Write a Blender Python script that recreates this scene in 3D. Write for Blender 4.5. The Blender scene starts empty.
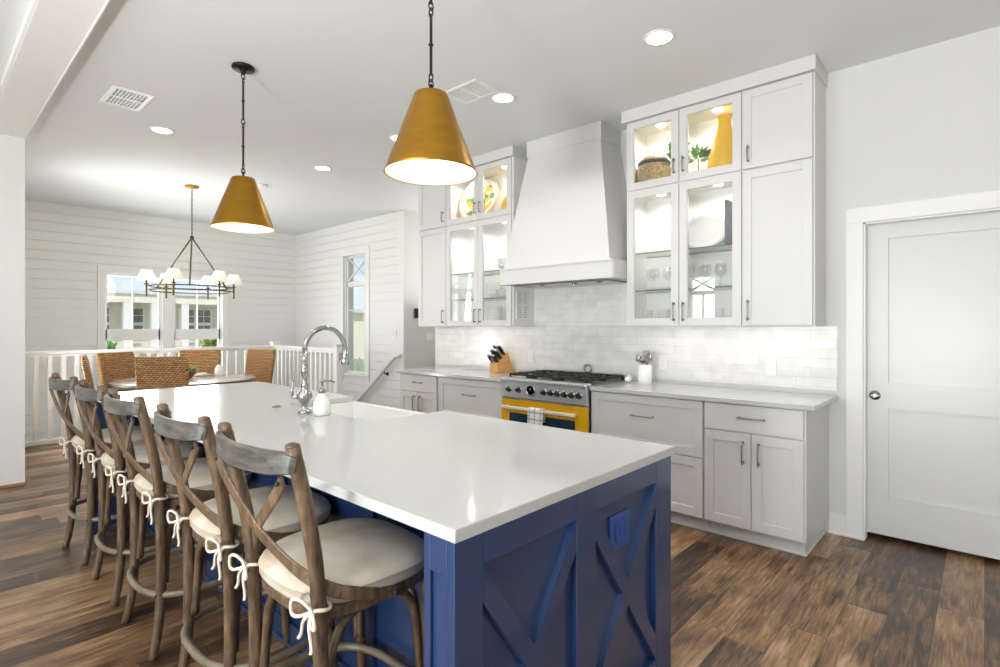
import bpy, bmesh, math, random
from mathutils import Vector, Matrix
PI = math.pi
random.seed(7)
SC = bpy.context.scene
COL = SC.collection

# ------------------------------------------------------------------ camera
cam_d = bpy.data.cameras.new('camera')
cam = bpy.data.objects.new('camera', cam_d); COL.objects.link(cam)
cam_d.sensor_width = 36.0
cam_d.lens = 36.0 * 534.5 / 1000.0
cam_d.shift_y = -0.0061
cam_d.clip_start = 0.05; cam_d.clip_end = 200
cam.location = (0, 0, 1.36)
cam.rotation_euler = (PI / 2, 0, -math.radians(47.8))
SC.camera = cam

# ------------------------------------------------------------------ world, light, exposure
SC.view_settings.view_transform = 'Standard'
SC.view_settings.look = 'None'
SC.view_settings.gamma = 1.0
SC.view_settings.use_curve_mapping = False
SC.view_settings.exposure = 0.0
SC.cycles.use_denoising = True
SC.cycles.max_bounces = 10
SC.cycles.diffuse_bounces = 8
SC.cycles.glossy_bounces = 5
SC.cycles.transmission_bounces = 8
SC.cycles.transparent_max_bounces = 24
SC.cycles.caustics_reflective = False
SC.cycles.caustics_refractive = False
SC.cycles.sample_clamp_indirect = 6.0

W = bpy.data.worlds.new('sky'); SC.world = W; W.use_nodes = True
nt = W.node_tree; nt.nodes.clear()
wo = nt.nodes.new('ShaderNodeOutputWorld'); bg = nt.nodes.new('ShaderNodeBackground')
tc = nt.nodes.new('ShaderNodeTexCoord'); sx = nt.nodes.new('ShaderNodeSeparateXYZ')
cr = nt.nodes.new('ShaderNodeValToRGB')
nz = nt.nodes.new('ShaderNodeTexNoise'); nz.inputs['Scale'].default_value = 3.0; nz.inputs['Detail'].default_value = 6
mx = nt.nodes.new('ShaderNodeMix'); mx.data_type = 'RGBA'
c2 = nt.nodes.new('ShaderNodeValToRGB')
nt.links.new(tc.outputs['Generated'], sx.inputs[0]); nt.links.new(sx.outputs['Z'], cr.inputs[0])
cr.color_ramp.elements[0].position = 0.0; cr.color_ramp.elements[0].color = (0.78, 0.88, 0.97, 1)
cr.color_ramp.elements[1].position = 0.5; cr.color_ramp.elements[1].color = (0.30, 0.52, 0.90, 1)
nt.links.new(tc.outputs['Generated'], nz.inputs['Vector']); nt.links.new(nz.outputs['Fac'], c2.inputs[0])
c2.color_ramp.elements[0].position = 0.46; c2.color_ramp.elements[1].position = 0.66
nt.links.new(c2.outputs[0], mx.inputs['Factor']); nt.links.new(cr.outputs[0], mx.inputs['A'])
mx.inputs['B'].default_value = (0.95, 0.97, 1, 1)
nt.links.new(mx.outputs['Result'], bg.inputs['Color']); bg.inputs['Strength'].default_value = 1.1
nt.links.new(bg.outputs[0], wo.inputs[0])

sun_d = bpy.data.lights.new('sun', 'SUN'); sun_d.energy = 2.6; sun_d.angle = 0.02; sun_d.color = (1, 0.96, 0.9)
sun = bpy.data.objects.new('sun', sun_d); COL.objects.link(sun)
sun.rotation_euler = Vector((0.35, 0.75, -0.8)).to_track_quat('-Z', 'Y').to_euler()

def area(name, loc, direction, sx_, sy_, power, color=(1, 1, 1), spread=180):
    d = bpy.data.lights.new(name, 'AREA'); d.shape = 'RECTANGLE'; d.size = sx_; d.size_y = sy_
    d.energy = power; d.color = color; d.spread = math.radians(spread)
    o = bpy.data.objects.new(name, d); COL.objects.link(o); o.location = loc
    o.rotation_euler = Vector(direction).to_track_quat('-Z', 'Y').to_euler()
    return o
# daylight coming in through the big windows of the living room behind the camera, and the dining room ones
area('daylight_left', (-5.05, 2.3, 1.2), (1, 0.0, 0.22), 6.4, 3.0, 500, (0.91, 0.965, 1.0))
area('daylight_rear', (0.4, -4.7, 1.2), (0, 1, 0.30), 7.4, 3.0, 25, (0.98, 0.99, 1.0))
area('daylight_dining', (2.68, 9.85, 1.1), (0, -1, 0.15), 1.9, 2.2, 95, (0.97, 0.99, 1.0))
area('daylight_porch', (0.15, 7.26, 1.3), (1, 0, 0.15), 0.9, 2.3, 120, (0.97, 0.99, 1.0))
# unseen fill lamps added to brighten the ceilings, in place of a flash
area('ceiling_fill', (-2.2, 0.5, 0.9), (0.25, 0.05, 1), 0.6, 0.6, 290, (0.97, 0.99, 1.0))
area('hall_ceiling_fill', (5.4, 5.45, 1.6), (0, 0, 1), 0.5, 0.5, 14, (1, 0.98, 0.95))  # added uplight, no lamp stands in the hall

# ------------------------------------------------------------------ materials
MATS = {}
def srgb(r, g, b):
    f = lambda c: (c / 255 / 12.92) if c / 255 <= 0.04045 else ((c / 255 + 0.055) / 1.055) ** 2.4
    return (f(r), f(g), f(b), 1.0)
def new_mat(name):
    m = bpy.data.materials.new(name); m.use_nodes = True
    MATS[name] = m
    return m, m.node_tree, m.node_tree.nodes['Principled BSDF']
def mat(name, col, rough=0.5, metal=0.0, noise=0.0, nscale=8.0, bump=0.0, bscale=40.0, coat=0.0, emit=None, estr=0.0, stretch=None, spec=0.5):
    m, t, b = new_mat(name)
    b.inputs['Base Color'].default_value = col
    b.inputs['Roughness'].default_value = rough
    b.inputs['Metallic'].default_value = metal
    b.inputs['Specular IOR Level'].default_value = spec
    if coat: b.inputs['Coat Weight'].default_value = coat; b.inputs['Coat Roughness'].default_value = 0.08
    tcn = t.nodes.new('ShaderNodeTexCoord'); mp = t.nodes.new('ShaderNodeMapping')
    t.links.new(tcn.outputs['Object'], mp.inputs[0])
    if stretch: mp.inputs['Scale'].default_value = stretch
    n = t.nodes.new('ShaderNodeTexNoise'); n.inputs['Scale'].default_value = nscale; n.inputs['Detail'].default_value = 5
    t.links.new(mp.outputs[0], n.inputs['Vector'])
    if noise:
        r = t.nodes.new('ShaderNodeValToRGB')
        lo = tuple(max(0, c * (1 - noise)) for c in col[:3]) + (1,); hi = tuple(min(1, c * (1 + noise)) for c in col[:3]) + (1,)
        r.color_ramp.elements[0].color = lo; r.color_ramp.elements[1].color = hi
        r.color_ramp.elements[0].position = 0.3; r.color_ramp.elements[1].position = 0.7
        t.links.new(n.outputs['Fac'], r.inputs[0]); t.links.new(r.outputs[0], b.inputs['Base Color'])
    if bump:
        n2 = t.nodes.new('ShaderNodeTexNoise'); n2.inputs['Scale'].default_value = bscale; n2.inputs['Detail'].default_value = 4
        t.links.new(mp.outputs[0], n2.inputs['Vector'])
        bp = t.nodes.new('ShaderNodeBump'); bp.inputs['Strength'].default_value = bump; bp.inputs['Distance'].default_value = 0.004
        t.links.new(n2.outputs['Fac'], bp.inputs['Height']); t.links.new(bp.outputs[0], b.inputs['Normal'])
    if emit is not None:
        b.inputs['Emission Color'].default_value = emit; b.inputs['Emission Strength'].default_value = estr
    return m

wall_m = mat('wall_paint', srgb(216, 216, 213), 0.7, bump=0.04, bscale=180)
ceil_m = mat('ceiling_paint', srgb(224, 226, 227), 0.85, bump=0.03, bscale=150)
ship_m = mat('shiplap_paint', srgb(232, 231, 228), 0.5, bump=0.02, bscale=90)
trim_m = mat('trim_paint', srgb(234, 233, 230), 0.38, bump=0.02)
cab_m = mat('cabinet_paint', srgb(213, 212, 209), 0.36, bump=0.02, bscale=60)
cabin_m = mat('cabinet_interior', srgb(238, 236, 232), 0.5, bump=0.02)
door_m = mat('door_paint', srgb(212, 212, 210), 0.32, bump=0.02)
white_m = mat('white_ceramic', srgb(240, 239, 236), 0.15, bump=0.01, coat=0.4)
quartz_m = mat('white_quartz', srgb(197, 197, 195), 0.09, noise=0.012, nscale=60, spec=0.55)
steel_m = mat('brushed_steel', srgb(180, 180, 178), 0.3, 1.0, noise=0.08, nscale=60, stretch=(1, 1, 12))
rangesteel_m = mat('range_steel', srgb(205, 208, 208), 0.32, 0.7, noise=0.05, nscale=40, stretch=(1, 12, 1))
chrome_m = mat('chrome', srgb(178, 177, 175), 0.10, 1.0, noise=0.02)
pewter_m = mat('pewter_handle', srgb(160, 155, 149), 0.3, 1.0, noise=0.05)
bronze_m = mat('dark_bronze', srgb(52, 46, 42), 0.4, 0.85, noise=0.15, nscale=40)
brass_m = mat('aged_brass', (0.40, 0.205, 0.024, 1), 0.34, 0.92, noise=0.12, nscale=5, stretch=(1, 1, 5), bump=0.03, bscale=60)
antique_m = mat('antique_brass_rod', srgb(96, 84, 60), 0.35, 0.9, noise=0.1)
liner_m = mat('shade_liner_white', srgb(252, 240, 215), 0.6, bump=0.01)
navy_m = mat('navy_cabinet_paint', srgb(30, 56, 98), 0.34, noise=0.05, nscale=5, bump=0.05, bscale=50, spec=0.7, coat=0.6)
outletblue_m = mat('blue_outlet_plate', srgb(44, 78, 150), 0.3, bump=0.01)
yellow_m = mat('yellow_enamel', srgb(225, 170, 10), 0.25, noise=0.03, coat=0.5)
iron_m = mat('black_iron', srgb(28, 27, 27), 0.45, noise=0.2, bump=0.1)
black_m = mat('black_plastic', srgb(22, 22, 24), 0.35, noise=0.1)
darkglass_m = mat('dark_oven_glass', srgb(30, 52, 66), 0.05, noise=0.1, nscale=3, coat=1.0)
cream_m = mat('cream_handle', srgb(222, 216, 198), 0.3, noise=0.03)
wicker_rod = mat('dark_wood_leg', srgb(70, 48, 34), 0.5, noise=0.2)
tie_m = mat('cotton_cord', srgb(226, 216, 198), 0.85, noise=0.06, nscale=60, bump=0.2, bscale=200)
footring_m = mat('grey_worn_metal', srgb(128, 116, 98), 0.36, 0.15, noise=0.25, nscale=18)
leaf_m = mat('green_leaf', srgb(88, 150, 44), 0.45, noise=0.35, nscale=25)
bushleaf_m = mat('lime_leaf', srgb(160, 175, 70), 0.6, noise=0.3, nscale=12)
lemon_m = mat('lemon_yellow', srgb(255, 200, 0), 0.35, noise=0.03, nscale=14, bump=0.03, spec=0.35)
bowlwood_m = mat('bowl_wood', srgb(120, 70, 38), 0.4, noise=0.25, nscale=14, stretch=(1, 1, 4))
blockwood_m = mat('knife_block_wood', srgb(214, 160, 96), 0.45, noise=0.14, nscale=12, stretch=(1, 1, 8))
tablewood_m = mat('greyed_table_wood', srgb(196, 186, 174), 0.2, noise=0.12, nscale=9, stretch=(6, 1, 1), coat=0.3)
tableedge_m = mat('grey_table_edge', srgb(92, 88, 84), 0.4, noise=0.15)
paleblue_m = mat('pale_table_base', srgb(196, 204, 210), 0.4, noise=0.05)
lampshade_m = mat('pleated_shade', srgb(246, 240, 222), 0.8, bump=0.1, bscale=120, emit=(1, 0.90, 0.70, 1), estr=0.42)
chart_m = mat('grey_print', srgb(176, 176, 174), 0.6, noise=0.1)
papershade_m = mat('chart_white', srgb(232, 231, 228), 0.5, noise=0.02)
darkboard_m = mat('charcoal_board', srgb(70, 66, 76), 0.5, noise=0.1)
grey_ceramic = mat('pale_grey_platter', srgb(178, 177, 174), 0.3, noise=0.04)
rug_m = mat('oak_quarter_round', srgb(150, 112, 78), 0.45, noise=0.2, nscale=12)
housewall_m = mat('cream_siding', srgb(232, 226, 210), 0.7, noise=0.05)
houseglass_m = mat('house_window_grey', srgb(120, 120, 110), 0.15, noise=0.2, nscale=2)
roof_m = mat('metal_roof', srgb(216, 216, 222), 0.85, noise=0.06, nscale=2)
sand_m = mat('sandy_ground', srgb(206, 196, 156), 0.9, noise=0.25, nscale=0.8)
grassy_m = mat('dry_grass', srgb(186, 180, 110), 0.9, noise=0.3, nscale=1.5)

def add_emission(name, col, strength):
    m, t, b = new_mat(name)
    b.inputs['Base Color'].default_value = (0.9, 0.9, 0.88, 1); b.inputs['Emission Color'].default_value = col
    b.inputs['Emission Strength'].default_value = strength
    n = t.nodes.new('ShaderNodeTexNoise'); n.inputs['Scale'].default_value = 30
    bp = t.nodes.new('ShaderNodeBump'); bp.inputs['Strength'].default_value = 0.02
    t.links.new(n.outputs['Fac'], bp.inputs['Height']); t.links.new(bp.outputs[0], b.inputs['Normal'])
    return m
lens_m = add_emission('lit_lens', (1, 0.96, 0.9, 1), 9.0)
bulb_m = add_emission('lit_bulb', (1, 0.88, 0.66, 1), 3.0)

def glass(name, tint, ior=1.5, rough=0.0, refl=1.0):
    m = bpy.data.materials.new(name); m.use_nodes = True; t = m.node_tree; t.nodes.clear()
    o = t.nodes.new('ShaderNodeOutputMaterial'); mixn = t.nodes.new('ShaderNodeMixShader')
    tr = t.nodes.new('ShaderNodeBsdfTransparent'); gl = t.nodes.new('ShaderNodeBsdfGlossy'); fr = t.nodes.new('ShaderNodeFresnel')
    ge = t.nodes.new('ShaderNodeNewGeometry'); mr = t.nodes.new('ShaderNodeMapRange')
    mr.inputs['To Min'].default_value = ior; mr.inputs['To Max'].default_value = 1.0 / ior
    t.links.new(ge.outputs['Backfacing'], mr.inputs['Value']); t.links.new(mr.outputs[0], fr.inputs[0])
    tr.inputs[0].default_value = tint; gl.inputs['Roughness'].default_value = rough; fr.inputs[0].default_value = ior
    mu = t.nodes.new('ShaderNodeMath'); mu.operation = 'MULTIPLY'; mu.inputs[1].default_value = refl; mu.use_clamp = True
    t.links.new(fr.outputs[0], mu.inputs[0]); t.links.new(mu.outputs[0], mixn.inputs[0])
    t.links.new(tr.outputs[0], mixn.inputs[1]); t.links.new(gl.outputs[0], mixn.inputs[2]); t.links.new(mixn.outputs[0], o.inputs[0])
    MATS[name] = m; return m
pane_m = glass('clear_pane', (0.98, 0.99, 0.985, 1), 1.5, 0.0, 1.0)
cabglass_m = glass('cabinet_glass', (0.985, 0.992, 0.99, 1), 1.52, 0.0, 2.2)
shelfedge_m = mat('green_glass_edge', srgb(74, 112, 98), 0.15, noise=0.05)
shelfglass_m = glass('green_edge_glass', (0.97, 0.99, 0.98, 1), 1.5, 0.0, 1.0)
drinkglass_m = glass('wine_glass', (0.985, 0.987, 0.99, 1), 1.5, 0.0, 1.0)
frost_m = mat('frosted_white_bottle', srgb(226, 227, 226), 0.18, noise=0.02, coat=0.4)
soapglass_m = glass('pale_bottle_glass', (0.93, 0.94, 0.945, 1), 1.45, 0.05, 1.2)

# wood of the stools: greyed brown, streaky
def wood_mat(name, dark, mid, light, rough=0.55, grain=(9, 9, 1.6)):
    m, t, b = new_mat(name)
    tcn = t.nodes.new('ShaderNodeTexCoord'); mp = t.nodes.new('ShaderNodeMapping'); mp.inputs['Scale'].default_value = grain
    n = t.nodes.new('ShaderNodeTexNoise'); n.inputs['Scale'].default_value = 6; n.inputs['Detail'].default_value = 8; n.inputs['Roughness'].default_value = 0.65
    r = t.nodes.new('ShaderNodeValToRGB'); e = r.color_ramp.elements
    e[0].position = 0.28; e[0].color = dark; e[1].position = 0.72; e[1].color = light
    k = e.new(0.5); k.color = mid
    oi = t.nodes.new('ShaderNodeObjectInfo'); ad = t.nodes.new('ShaderNodeVectorMath'); ad.operation = 'ADD'
    sc_ = t.nodes.new('ShaderNodeMath'); sc_.operation = 'MULTIPLY'; sc_.inputs[1].default_value = 17.0
    t.links.new(oi.outputs['Random'], sc_.inputs[0])
    t.links.new(tcn.outputs['Object'], mp.inputs[0]); t.links.new(mp.outputs[0], ad.inputs[0]); t.links.new(sc_.outputs[0], ad.inputs[1])
    t.links.new(ad.outputs[0], n.inputs['Vector']); t.links.new(n.outputs['Fac'], r.inputs[0]); t.links.new(r.outputs[0], b.inputs['Base Color'])
    bp = t.nodes.new('ShaderNodeBump'); bp.inputs['Strength'].default_value = 0.25; bp.inputs['Distance'].default_value = 0.002
    t.links.new(n.outputs['Fac'], bp.inputs['Height']); t.links.new(bp.outputs[0], b.inputs['Normal'])
    b.inputs['Roughness'].default_value = rough
    return m
stool_m = wood_mat('weathered_oak', srgb(52, 41, 31), srgb(98, 78, 59), srgb(138, 113, 88), 0.42)
stoolrail_m = wood_mat('weathered_grey_rail', srgb(50, 48, 45), srgb(82, 79, 74), srgb(112, 108, 100), 0.33, (9, 1.4, 9))

def linen():
    m, t, b = new_mat('linen_cushion')
    tcn = t.nodes.new('ShaderNodeTexCoord')
    n = t.nodes.new('ShaderNodeTexNoise'); n.inputs['Scale'].default_value = 7; n.inputs['Detail'].default_value = 6
    r = t.nodes.new('ShaderNodeValToRGB'); e = r.color_ramp.elements
    e[0].position = 0.3; e[0].color = srgb(188, 170, 144); e[1].position = 0.62; e[1].color = srgb(210, 204, 193)
    t.links.new(tcn.outputs['Object'], n.inputs['Vector']); t.links.new(n.outputs['Fac'], r.inputs[0]); t.links.new(r.outputs[0], b.inputs['Base Color'])
    w1 = t.nodes.new('ShaderNodeTexNoise'); w1.inputs['Scale'].default_value = 350
    bp = t.nodes.new('ShaderNodeBump'); bp.inputs['Strength'].default_value = 0.25; bp.inputs['Distance'].default_value = 0.002
    t.links.new(tcn.outputs['Object'], w1.inputs['Vector']); t.links.new(w1.outputs['Fac'], bp.inputs['Height']); t.links.new(bp.outputs[0], b.inputs['Normal'])
    b.inputs['Roughness'].default_value = 0.85
    return m
cushion_m = linen()

def weave():
    m, t, b = new_mat('seagrass_weave')
    tcn = t.nodes.new('ShaderNodeTexCoord')
    br = t.nodes.new('ShaderNodeTexBrick'); mp = t.nodes.new('ShaderNodeMapping')
    sp = t.nodes.new('ShaderNodeSeparateXYZ'); cb = t.nodes.new('ShaderNodeCombineXYZ'); ad = t.nodes.new('ShaderNodeMath'); ad.operation = 'ADD'
    t.links.new(tcn.outputs['Object'], sp.inputs[0]); t.links.new(sp.outputs['X'], ad.inputs[0]); t.links.new(sp.outputs['Y'], ad.inputs[1]); t.links.new(ad.outputs[0], cb.inputs[0]); t.links.new(sp.outputs['Z'], cb.inputs[1]); t.links.new(cb.outputs[0], br.inputs['Vector'])
    br.inputs['Scale'].default_value = 1.0; br.inputs['Brick Width'].default_value = 0.040; br.inputs['Row Height'].default_value = 0.020
    br.inputs['Mortar Size'].default_value = 0.0050; br.inputs['Mortar Smooth'].default_value = 0.75
    br.inputs['Color1'].default_value = srgb(208, 158, 102); br.inputs['Color2'].default_value = srgb(172, 122, 72); br.inputs['Mortar'].default_value = srgb(88, 58, 32)
    t.links.new(br.outputs['Color'], b.inputs['Base Color'])
    iv = t.nodes.new('ShaderNodeMath'); iv.operation = 'SUBTRACT'; iv.inputs[0].default_value = 1.0
    bp = t.nodes.new('ShaderNodeBump'); bp.inputs['Strength'].default_value = 0.9; bp.inputs['Distance'].default_value = 0.008
    t.links.new(br.outputs['Fac'], iv.inputs[1]); t.links.new(iv.outputs[0], bp.inputs['Height']); t.links.new(bp.outputs[0], b.inputs['Normal'])
    b.inputs['Roughness'].default_value = 0.6
    return m
weave_m = weave()

def floor_mat():
    m, t, b = new_mat('plank_floor')
    N = t.nodes.new; L = t.links.new
    tcn = N('ShaderNodeTexCoord'); sp = N('ShaderNodeSeparateXYZ'); L(tcn.outputs['Object'], sp.inputs[0])
    def math_(op, a, bb=None, clamp=False):
        n = N('ShaderNodeMath'); n.operation = op; n.use_clamp = clamp
        for i, v in enumerate((a, bb)):
            if v is None: continue
            if isinstance(v, (int, float)): n.inputs[i].default_value = v
            else: L(v, n.inputs[i])
        return n.outputs[0]
    PW, PL = 0.17, 1.22
    yr = math_('DIVIDE', sp.outputs['Y'], PW); row = math_('FLOOR', yr); fy = math_('FRACT', yr)
    wn = N('ShaderNodeTexWhiteNoise'); wn.noise_dimensions = '1D'; L(row, wn.inputs['W'])
    xr = math_('ADD', math_('DIVIDE', sp.outputs['X'], PL), math_('MULTIPLY', wn.outputs['Value'], 7.3)); colm = math_('FLOOR', xr); fx = math_('FRACT', xr)
    cb = N('ShaderNodeCombineXYZ'); L(row, cb.inputs[0]); L(colm, cb.inputs[1])
    w2 = N('ShaderNodeTexWhiteNoise'); w2.noise_dimensions = '3D'; L(cb.outputs[0], w2.inputs['Vector'])
    rnd = w2.outputs['Value']
    # grain coordinates, shifted per plank
    g = N('ShaderNodeCombineXYZ'); L(math_('ADD', math_('MULTIPLY', sp.outputs['X'], 1.3), math_('MULTIPLY', rnd, 40)), g.inputs[0])
    L(math_('MULTIPLY', sp.outputs['Y'], 11.0), g.inputs[1]); L(math_('MULTIPLY', rnd, 9), g.inputs[2])
    gn = N('ShaderNodeTexNoise'); gn.inputs['Scale'].default_value = 3.2; gn.inputs['Detail'].default_value = 9; gn.inputs['Roughness'].default_value = 0.68; gn.inputs['Distortion'].default_value = 0.9
    L(g.outputs[0], gn.inputs['Vector'])
    # weathered blotches
    g2 = N('ShaderNodeCombineXYZ'); L(math_('ADD', math_('MULTIPLY', sp.outputs['X'], 2.0), math_('MULTIPLY', rnd, 70)), g2.inputs[0]); L(math_('MULTIPLY', sp.outputs['Y'], 5.0), g2.inputs[1])
    bn = N('ShaderNodeTexNoise'); bn.inputs['Scale'].default_value = 1.5; bn.inputs['Detail'].default_value = 5; L(g2.outputs[0], bn.inputs['Vector'])
    g3 = N('ShaderNodeCombineXYZ'); L(math_('ADD', math_('MULTIPLY', sp.outputs['X'], 3.5), math_('MULTIPLY', rnd, 31)), g3.inputs[0]); L(math_('MULTIPLY', sp.outputs['Y'], 60.0), g3.inputs[1])
    fn = N('ShaderNodeTexNoise'); fn.inputs['Scale'].default_value = 1.6; fn.inputs['Detail'].default_value = 6; fn.inputs['Roughness'].default_value = 0.7; L(g3.outputs[0], fn.inputs['Vector'])
    v = math_('ADD', math_('ADD', math_('ADD', math_('MULTIPLY', gn.outputs['Fac'], 0.66), math_('MULTIPLY', bn.outputs['Fac'], 0.52)), math_('MULTIPLY', math_('SUBTRACT', rnd, 0.5), 0.27)), math_('MULTIPLY', math_('SUBTRACT', fn.outputs['Fac'], 0.5), 0.42))
    r = N('ShaderNodeValToRGB'); e = r.color_ramp.elements
    e[0].position = 0.38; e[0].color = srgb(48, 36, 28); e[1].position = 0.82; e[1].color = srgb(188, 156, 120)
    for p_, c_ in ((0.49, srgb(82, 62, 47)), (0.58, srgb(120, 90, 65)), (0.69, srgb(154, 119, 84))):
        k = e.new(p_); k.color = c_
    L(v, r.inputs[0])
    # joints
    def edge(fr, w):
        return math_('MINIMUM', math_('DIVIDE', math_('MINIMUM', fr, math_('SUBTRACT', 1.0, fr)), w), 1.0)
    gap = math_('MULTIPLY', edge(fy, 0.012), edge(fx, 0.0022))
    mxn = N('ShaderNodeMix'); mxn.data_type = 'RGBA'; L(gap, mxn.inputs['Factor']); mxn.inputs['A'].default_value = srgb(48, 33, 24); L(r.outputs[0], mxn.inputs['B'])
    L(mxn.outputs['Result'], b.inputs['Base Color'])
    ro = N('ShaderNodeMapRange'); ro.inputs['To Min'].default_value = 0.22; ro.inputs['To Max'].default_value = 0.42; L(gn.outputs['Fac'], ro.inputs['Value']); L(ro.outputs[0], b.inputs['Roughness'])
    bp = N('ShaderNodeBump'); bp.inputs['Strength'].default_value = 0.35; bp.inputs['Distance'].default_value = 0.003
    L(math_('ADD', math_('MULTIPLY', gap, 1.0), math_('MULTIPLY', gn.outputs['Fac'], 0.5)), bp.inputs['Height']); L(bp.outputs[0], b.inputs['Normal'])
    return m
floor_m = floor_mat()

def tile_mat():
    m, t, b = new_mat('handmade_subway_tile')
    N = t.nodes.new; L = t.links.new
    tcn = N('ShaderNodeTexCoord'); sp = N('ShaderNodeSeparateXYZ'); cb = N('ShaderNodeCombineXYZ')
    L(tcn.outputs['Object'], sp.inputs[0]); L(sp.outputs['Y'], cb.inputs[0]); L(sp.outputs['Z'], cb.inputs[1])
    br = N('ShaderNodeTexBrick'); L(cb.outputs[0], br.inputs['Vector']); br.inputs['Scale'].default_value = 1.0
    br.inputs['Brick Width'].default_value = 0.24; br.inputs['Row Height'].default_value = 0.064; br.inputs['Mortar Size'].default_value = 0.002; br.inputs['Mortar Smooth'].default_value = 0.4
    br.inputs['Color1'].default_value = srgb(238, 236, 233); br.inputs['Color2'].default_value = srgb(228, 226, 223); br.inputs['Mortar'].default_value = srgb(216, 214, 210); br.offset = 0.37
    n = N('ShaderNodeTexNoise'); n.inputs['Scale'].default_value = 9; n.inputs['Detail'].default_value = 3; L(cb.outputs[0], n.inputs['Vector'])
    mxn = N('ShaderNodeMix'); mxn.data_type = 'RGBA'; mxn.blend_type = 'MULTIPLY'; mxn.inputs['Factor'].default_value = 1
    r = N('ShaderNodeValToRGB'); r.color_ramp.elements[0].color = (0.90, 0.89, 0.885, 1); r.color_ramp.elements[0].position = 0.3; r.color_ramp.elements[1].position = 0.6
    L(n.outputs['Fac'], r.inputs[0]); L(br.outputs['Color'], mxn.inputs['A']); L(r.outputs[0], mxn.inputs['B']); L(mxn.outputs['Result'], b.inputs['Base Color'])
    iv = N('ShaderNodeMath'); iv.operation = 'SUBTRACT'; iv.inputs[0].default_value = 1.0; L(br.outputs['Fac'], iv.inputs[1])
    ad = N('ShaderNodeMath'); ad.operation = 'MULTIPLY_ADD'; L(n.outputs['Fac'], ad.inputs[0]); ad.inputs[1].default_value = 1.6; L(iv.outputs[0], ad.inputs[2])
    bp = N('ShaderNodeBump'); bp.inputs['Strength'].default_value = 0.35; bp.inputs['Distance'].default_value = 0.004
    L(ad.outputs[0], bp.inputs['Height']); L(bp.outputs[0], b.inputs['Normal']); b.inputs['Roughness'].default_value = 0.14
    return m
tile_m = tile_mat()

def plate_mat():
    m, t, b = new_mat('lemon_painted_plate')
    N = t.nodes.new; L = t.links.new
    tcn = N('ShaderNodeTexCoord'); ln = N('ShaderNodeVectorMath'); ln.operation = 'LENGTH'
    mp = N('ShaderNodeMapping'); mp.inputs['Scale'].default_value = (1, 1, 0); L(tcn.outputs['Object'], mp.inputs[0]); L(mp.outputs[0], ln.inputs[0])
    r = N('ShaderNodeValToRGB'); r.color_ramp.interpolation = 'CONSTANT'; e = r.color_ramp.elements
    e[0].position = 0; e[0].color = (1, 1, 1, 1); e[1].position = 0.235; e[1].color = (0, 0, 0, 1)
    L(ln.outputs['Value'], r.inputs[0])
    vo = N('ShaderNodeTexVoronoi'); vo.inputs['Scale'].default_value = 15; L(tcn.outputs['Object'], vo.inputs['Vector'])
    sp = N('ShaderNodeSeparateColor'); L(vo.outputs['Color'], sp.inputs[0])
    fr = N('ShaderNodeValToRGB'); fr.color_ramp.interpolation = 'CONSTANT'; f = fr.color_ramp.elements
    f[0].position = 0; f[0].color = srgb(238, 236, 228); f[1].position = 0.30; f[1].color = srgb(70, 140, 90)
    for p_, c_ in ((0.5, srgb(245, 196, 40)), (0.74, srgb(96, 150, 60)), (0.86, srgb(242, 176, 60))):
        k = f.new(p_); k.color = c_
    L(sp.outputs[0], fr.inputs[0])
    rim = N('ShaderNodeValToRGB'); rim.color_ramp.interpolation = 'CONSTANT'; q = rim.color_ramp.elements
    q[0].position = 0; q[0].color = srgb(240, 236, 226); q[1].position = 0.285; q[1].color = srgb(236, 196, 140)
    L(ln.outputs['Value'], rim.inputs[0])
    mxn = N('ShaderNodeMix'); mxn.data_type = 'RGBA'; L(r.outputs[0], mxn.inputs['Factor']); L(rim.outputs[0], mxn.inputs['A']); L(fr.outputs[0], mxn.inputs['B'])
    L(mxn.outputs['Result'], b.inputs['Base Color']); b.inputs['Roughness'].default_value = 0.2
    return m
plate_m = plate_mat()

def check_mat():
    m, t, b = new_mat('checked_towel')
    N = t.nodes.new; L = t.links.new
    tcn = N('ShaderNodeTexCoord'); sp = N('ShaderNodeSeparateXYZ'); L(tcn.outputs['Object'], sp.inputs[0])
    outs = []
    for ax in ('Y', 'Z'):
        d = N('ShaderNodeMath'); d.operation = 'DIVIDE'; d.inputs[1].default_value = 0.055; L(sp.outputs[ax], d.inputs[0])
        f = N('ShaderNodeMath'); f.operation = 'FRACT'; L(d.outputs[0], f.inputs[0])
        g = N('ShaderNodeMath'); g.operation = 'LESS_THAN'; g.inputs[1].default_value = 0.16; L(f.outputs[0], g.inputs[0]); outs.append(g.outputs[0])
    ad = N('ShaderNodeMath'); ad.operation = 'ADD'; L(outs[0], ad.inputs[0]); L(outs[1], ad.inputs[1])
    r = N('ShaderNodeValToRGB'); r.color_ramp.elements[0].color = srgb(232, 230, 224); r.color_ramp.elements[1].color = srgb(150, 150, 150)
    L(ad.outputs[0], r.inputs[0]); L(r.outputs[0], b.inputs['Base Color']); b.inputs['Roughness'].default_value = 0.9
    return m
towel_m = check_mat()
basket_m = mat('speckled_basket', srgb(176, 148, 104), 0.7, noise=0.6, nscale=70, bump=0.8, bscale=90)

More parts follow.
